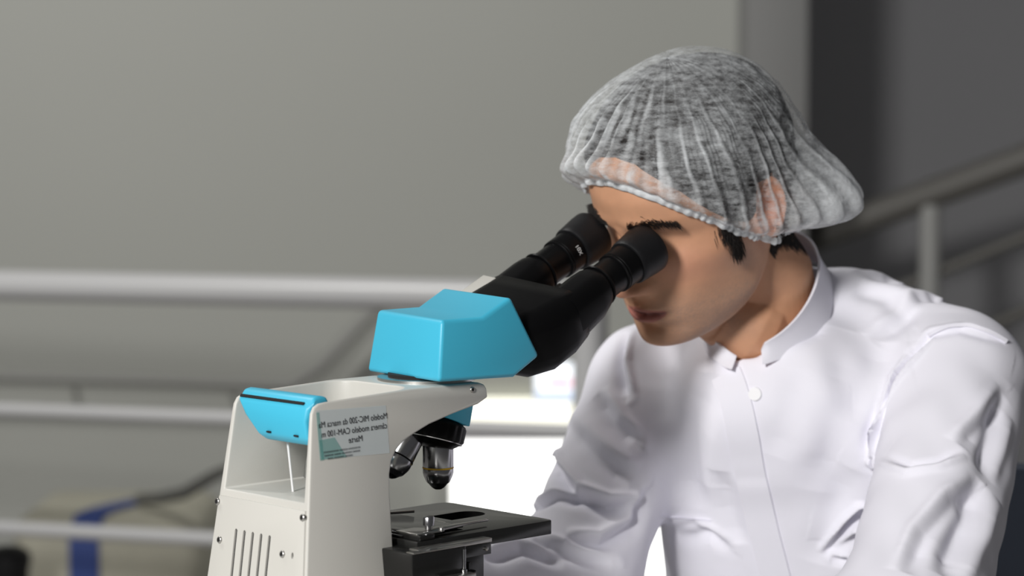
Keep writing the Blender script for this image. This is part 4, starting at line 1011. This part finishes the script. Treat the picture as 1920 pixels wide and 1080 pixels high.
for k in range(nR):
    a = 2*np.pi*k/nR; hv2.append(hemc+outd*((1.7+gam*g)*math.cos(a))[:, None]+upd*((3.3+.5*gam*g)*math.sin(a))[:, None])
hv2 = np.stack(hv2, 1).reshape(-1, 3); i, j = np.meshgrid(np.arange(nH), np.arange(nR), indexing='ij')
q = np.stack([i*nR+j, i*nR+(j+1) % nR, ((i+1) % nH)*nR+(j+1) % nR, ((i+1) % nH)*nR+j], -1).reshape(-1, 4)
hm = np_mesh('hem', H(hv2)-P0, q)
fa = hm.attributes.new('fold', 'FLOAT', 'POINT'); fa.data.foreach_set('value', np.repeat(.1+.15*g, nR).astype(np.float32))
link('elastic_hem', hm, M['hem'], capo, smooth=180, label='gathered elastic hem')

# ------------------------------------------------------------------ legs, shoes and the chair (below the frame)
def trouser_sdf(p):
    d_ = sd_ell(p, (0, -165, -520), (165, 130, 95))
    for s in (1, -1):
        d_ = smin(d_, sd_cap(p, (s*85, -150, -520), (s*110, 230, -500), 82, 66), 40); d_ = smin(d_, sd_cap(p, (s*110, 230, -500), (s*115, 190, -900), 60, 48), 25)
    return d_
tv, tq = surface_nets(trouser_sdf, (-300, -330, -970), (300, 330, -380), 14)
link('trousers', np_mesh('trousers', B(lap(tv, tq, 3))-P0, tq), M['trouser'], PR, smooth=180)
for s in (1, -1):
    v, f = cap([B([s*115, 170, -960]), B([s*115, 250, -965]), B([s*118, 330, -972])], np.array([38, 36, 26])/1000)
    link('shoe', vf_mesh('shoe', v-P0, f), M['shoe'], PR, smooth=180)
ch = root('swivel_chair', 'slate blue swivel chair under the person in the white coat', 'chair', tuple(B([0, -170, 0])*np.array([1, 1, 0])))
CH0 = np.array(ch.location)
M['chair'] = mat('slate_blue_upholstery', (0.075, 0.09, 0.125), 0.85, bump=(300, .3))
def cpart(name, bm, m): return link(name, bm_mesh(xf(bm, lambda x, y, z: B([x, y, z])-CH0), name), m, ch)
FLZ = -O[2]*1000
cpart('seat', box_bm(-230, 230, -390, 60, -680, -615, 25, 3), M['chair'])
cpart('backrest', loft_bm([[(b, -300-40*((b/230)**2)*-1-(n+300)*.15, n) for b, n in rrect(-225, 225, -560, -150, 60)], [(b, -345-40*((b/230)**2)*-1-(n+300)*.15, n) for b, n in rrect(-225, 225, -560, -150, 60)]]), M['chair'])
cpart('back_strut', box_bm(-25, 25, -345, -320, -690, -400, 4), M['black'])
cpart('gas_column', lathe_bm([(30, FLZ+80), (28, -690), (60, -685)], 24, (0, -165, 0)), M['black'])
for k in range(5):
    a = k*2*math.pi/5+.3; c_, s_ = math.cos(a), math.sin(a)
    v, f = cap([B([0, -165, FLZ+85]), B([270*c_, -165+270*s_, FLZ+70])], np.array([24, 16])/1000, 14); link('base_arm', vf_mesh('ba', v-CH0, f), M['black'], ch)
    cpart('caster', lathe_bm([(24, -14), (28, -10), (28, 10), (24, 14)], 20, (270*c_, -165+270*s_, FLZ+28), (-s_, c_, 0)), M['black'])
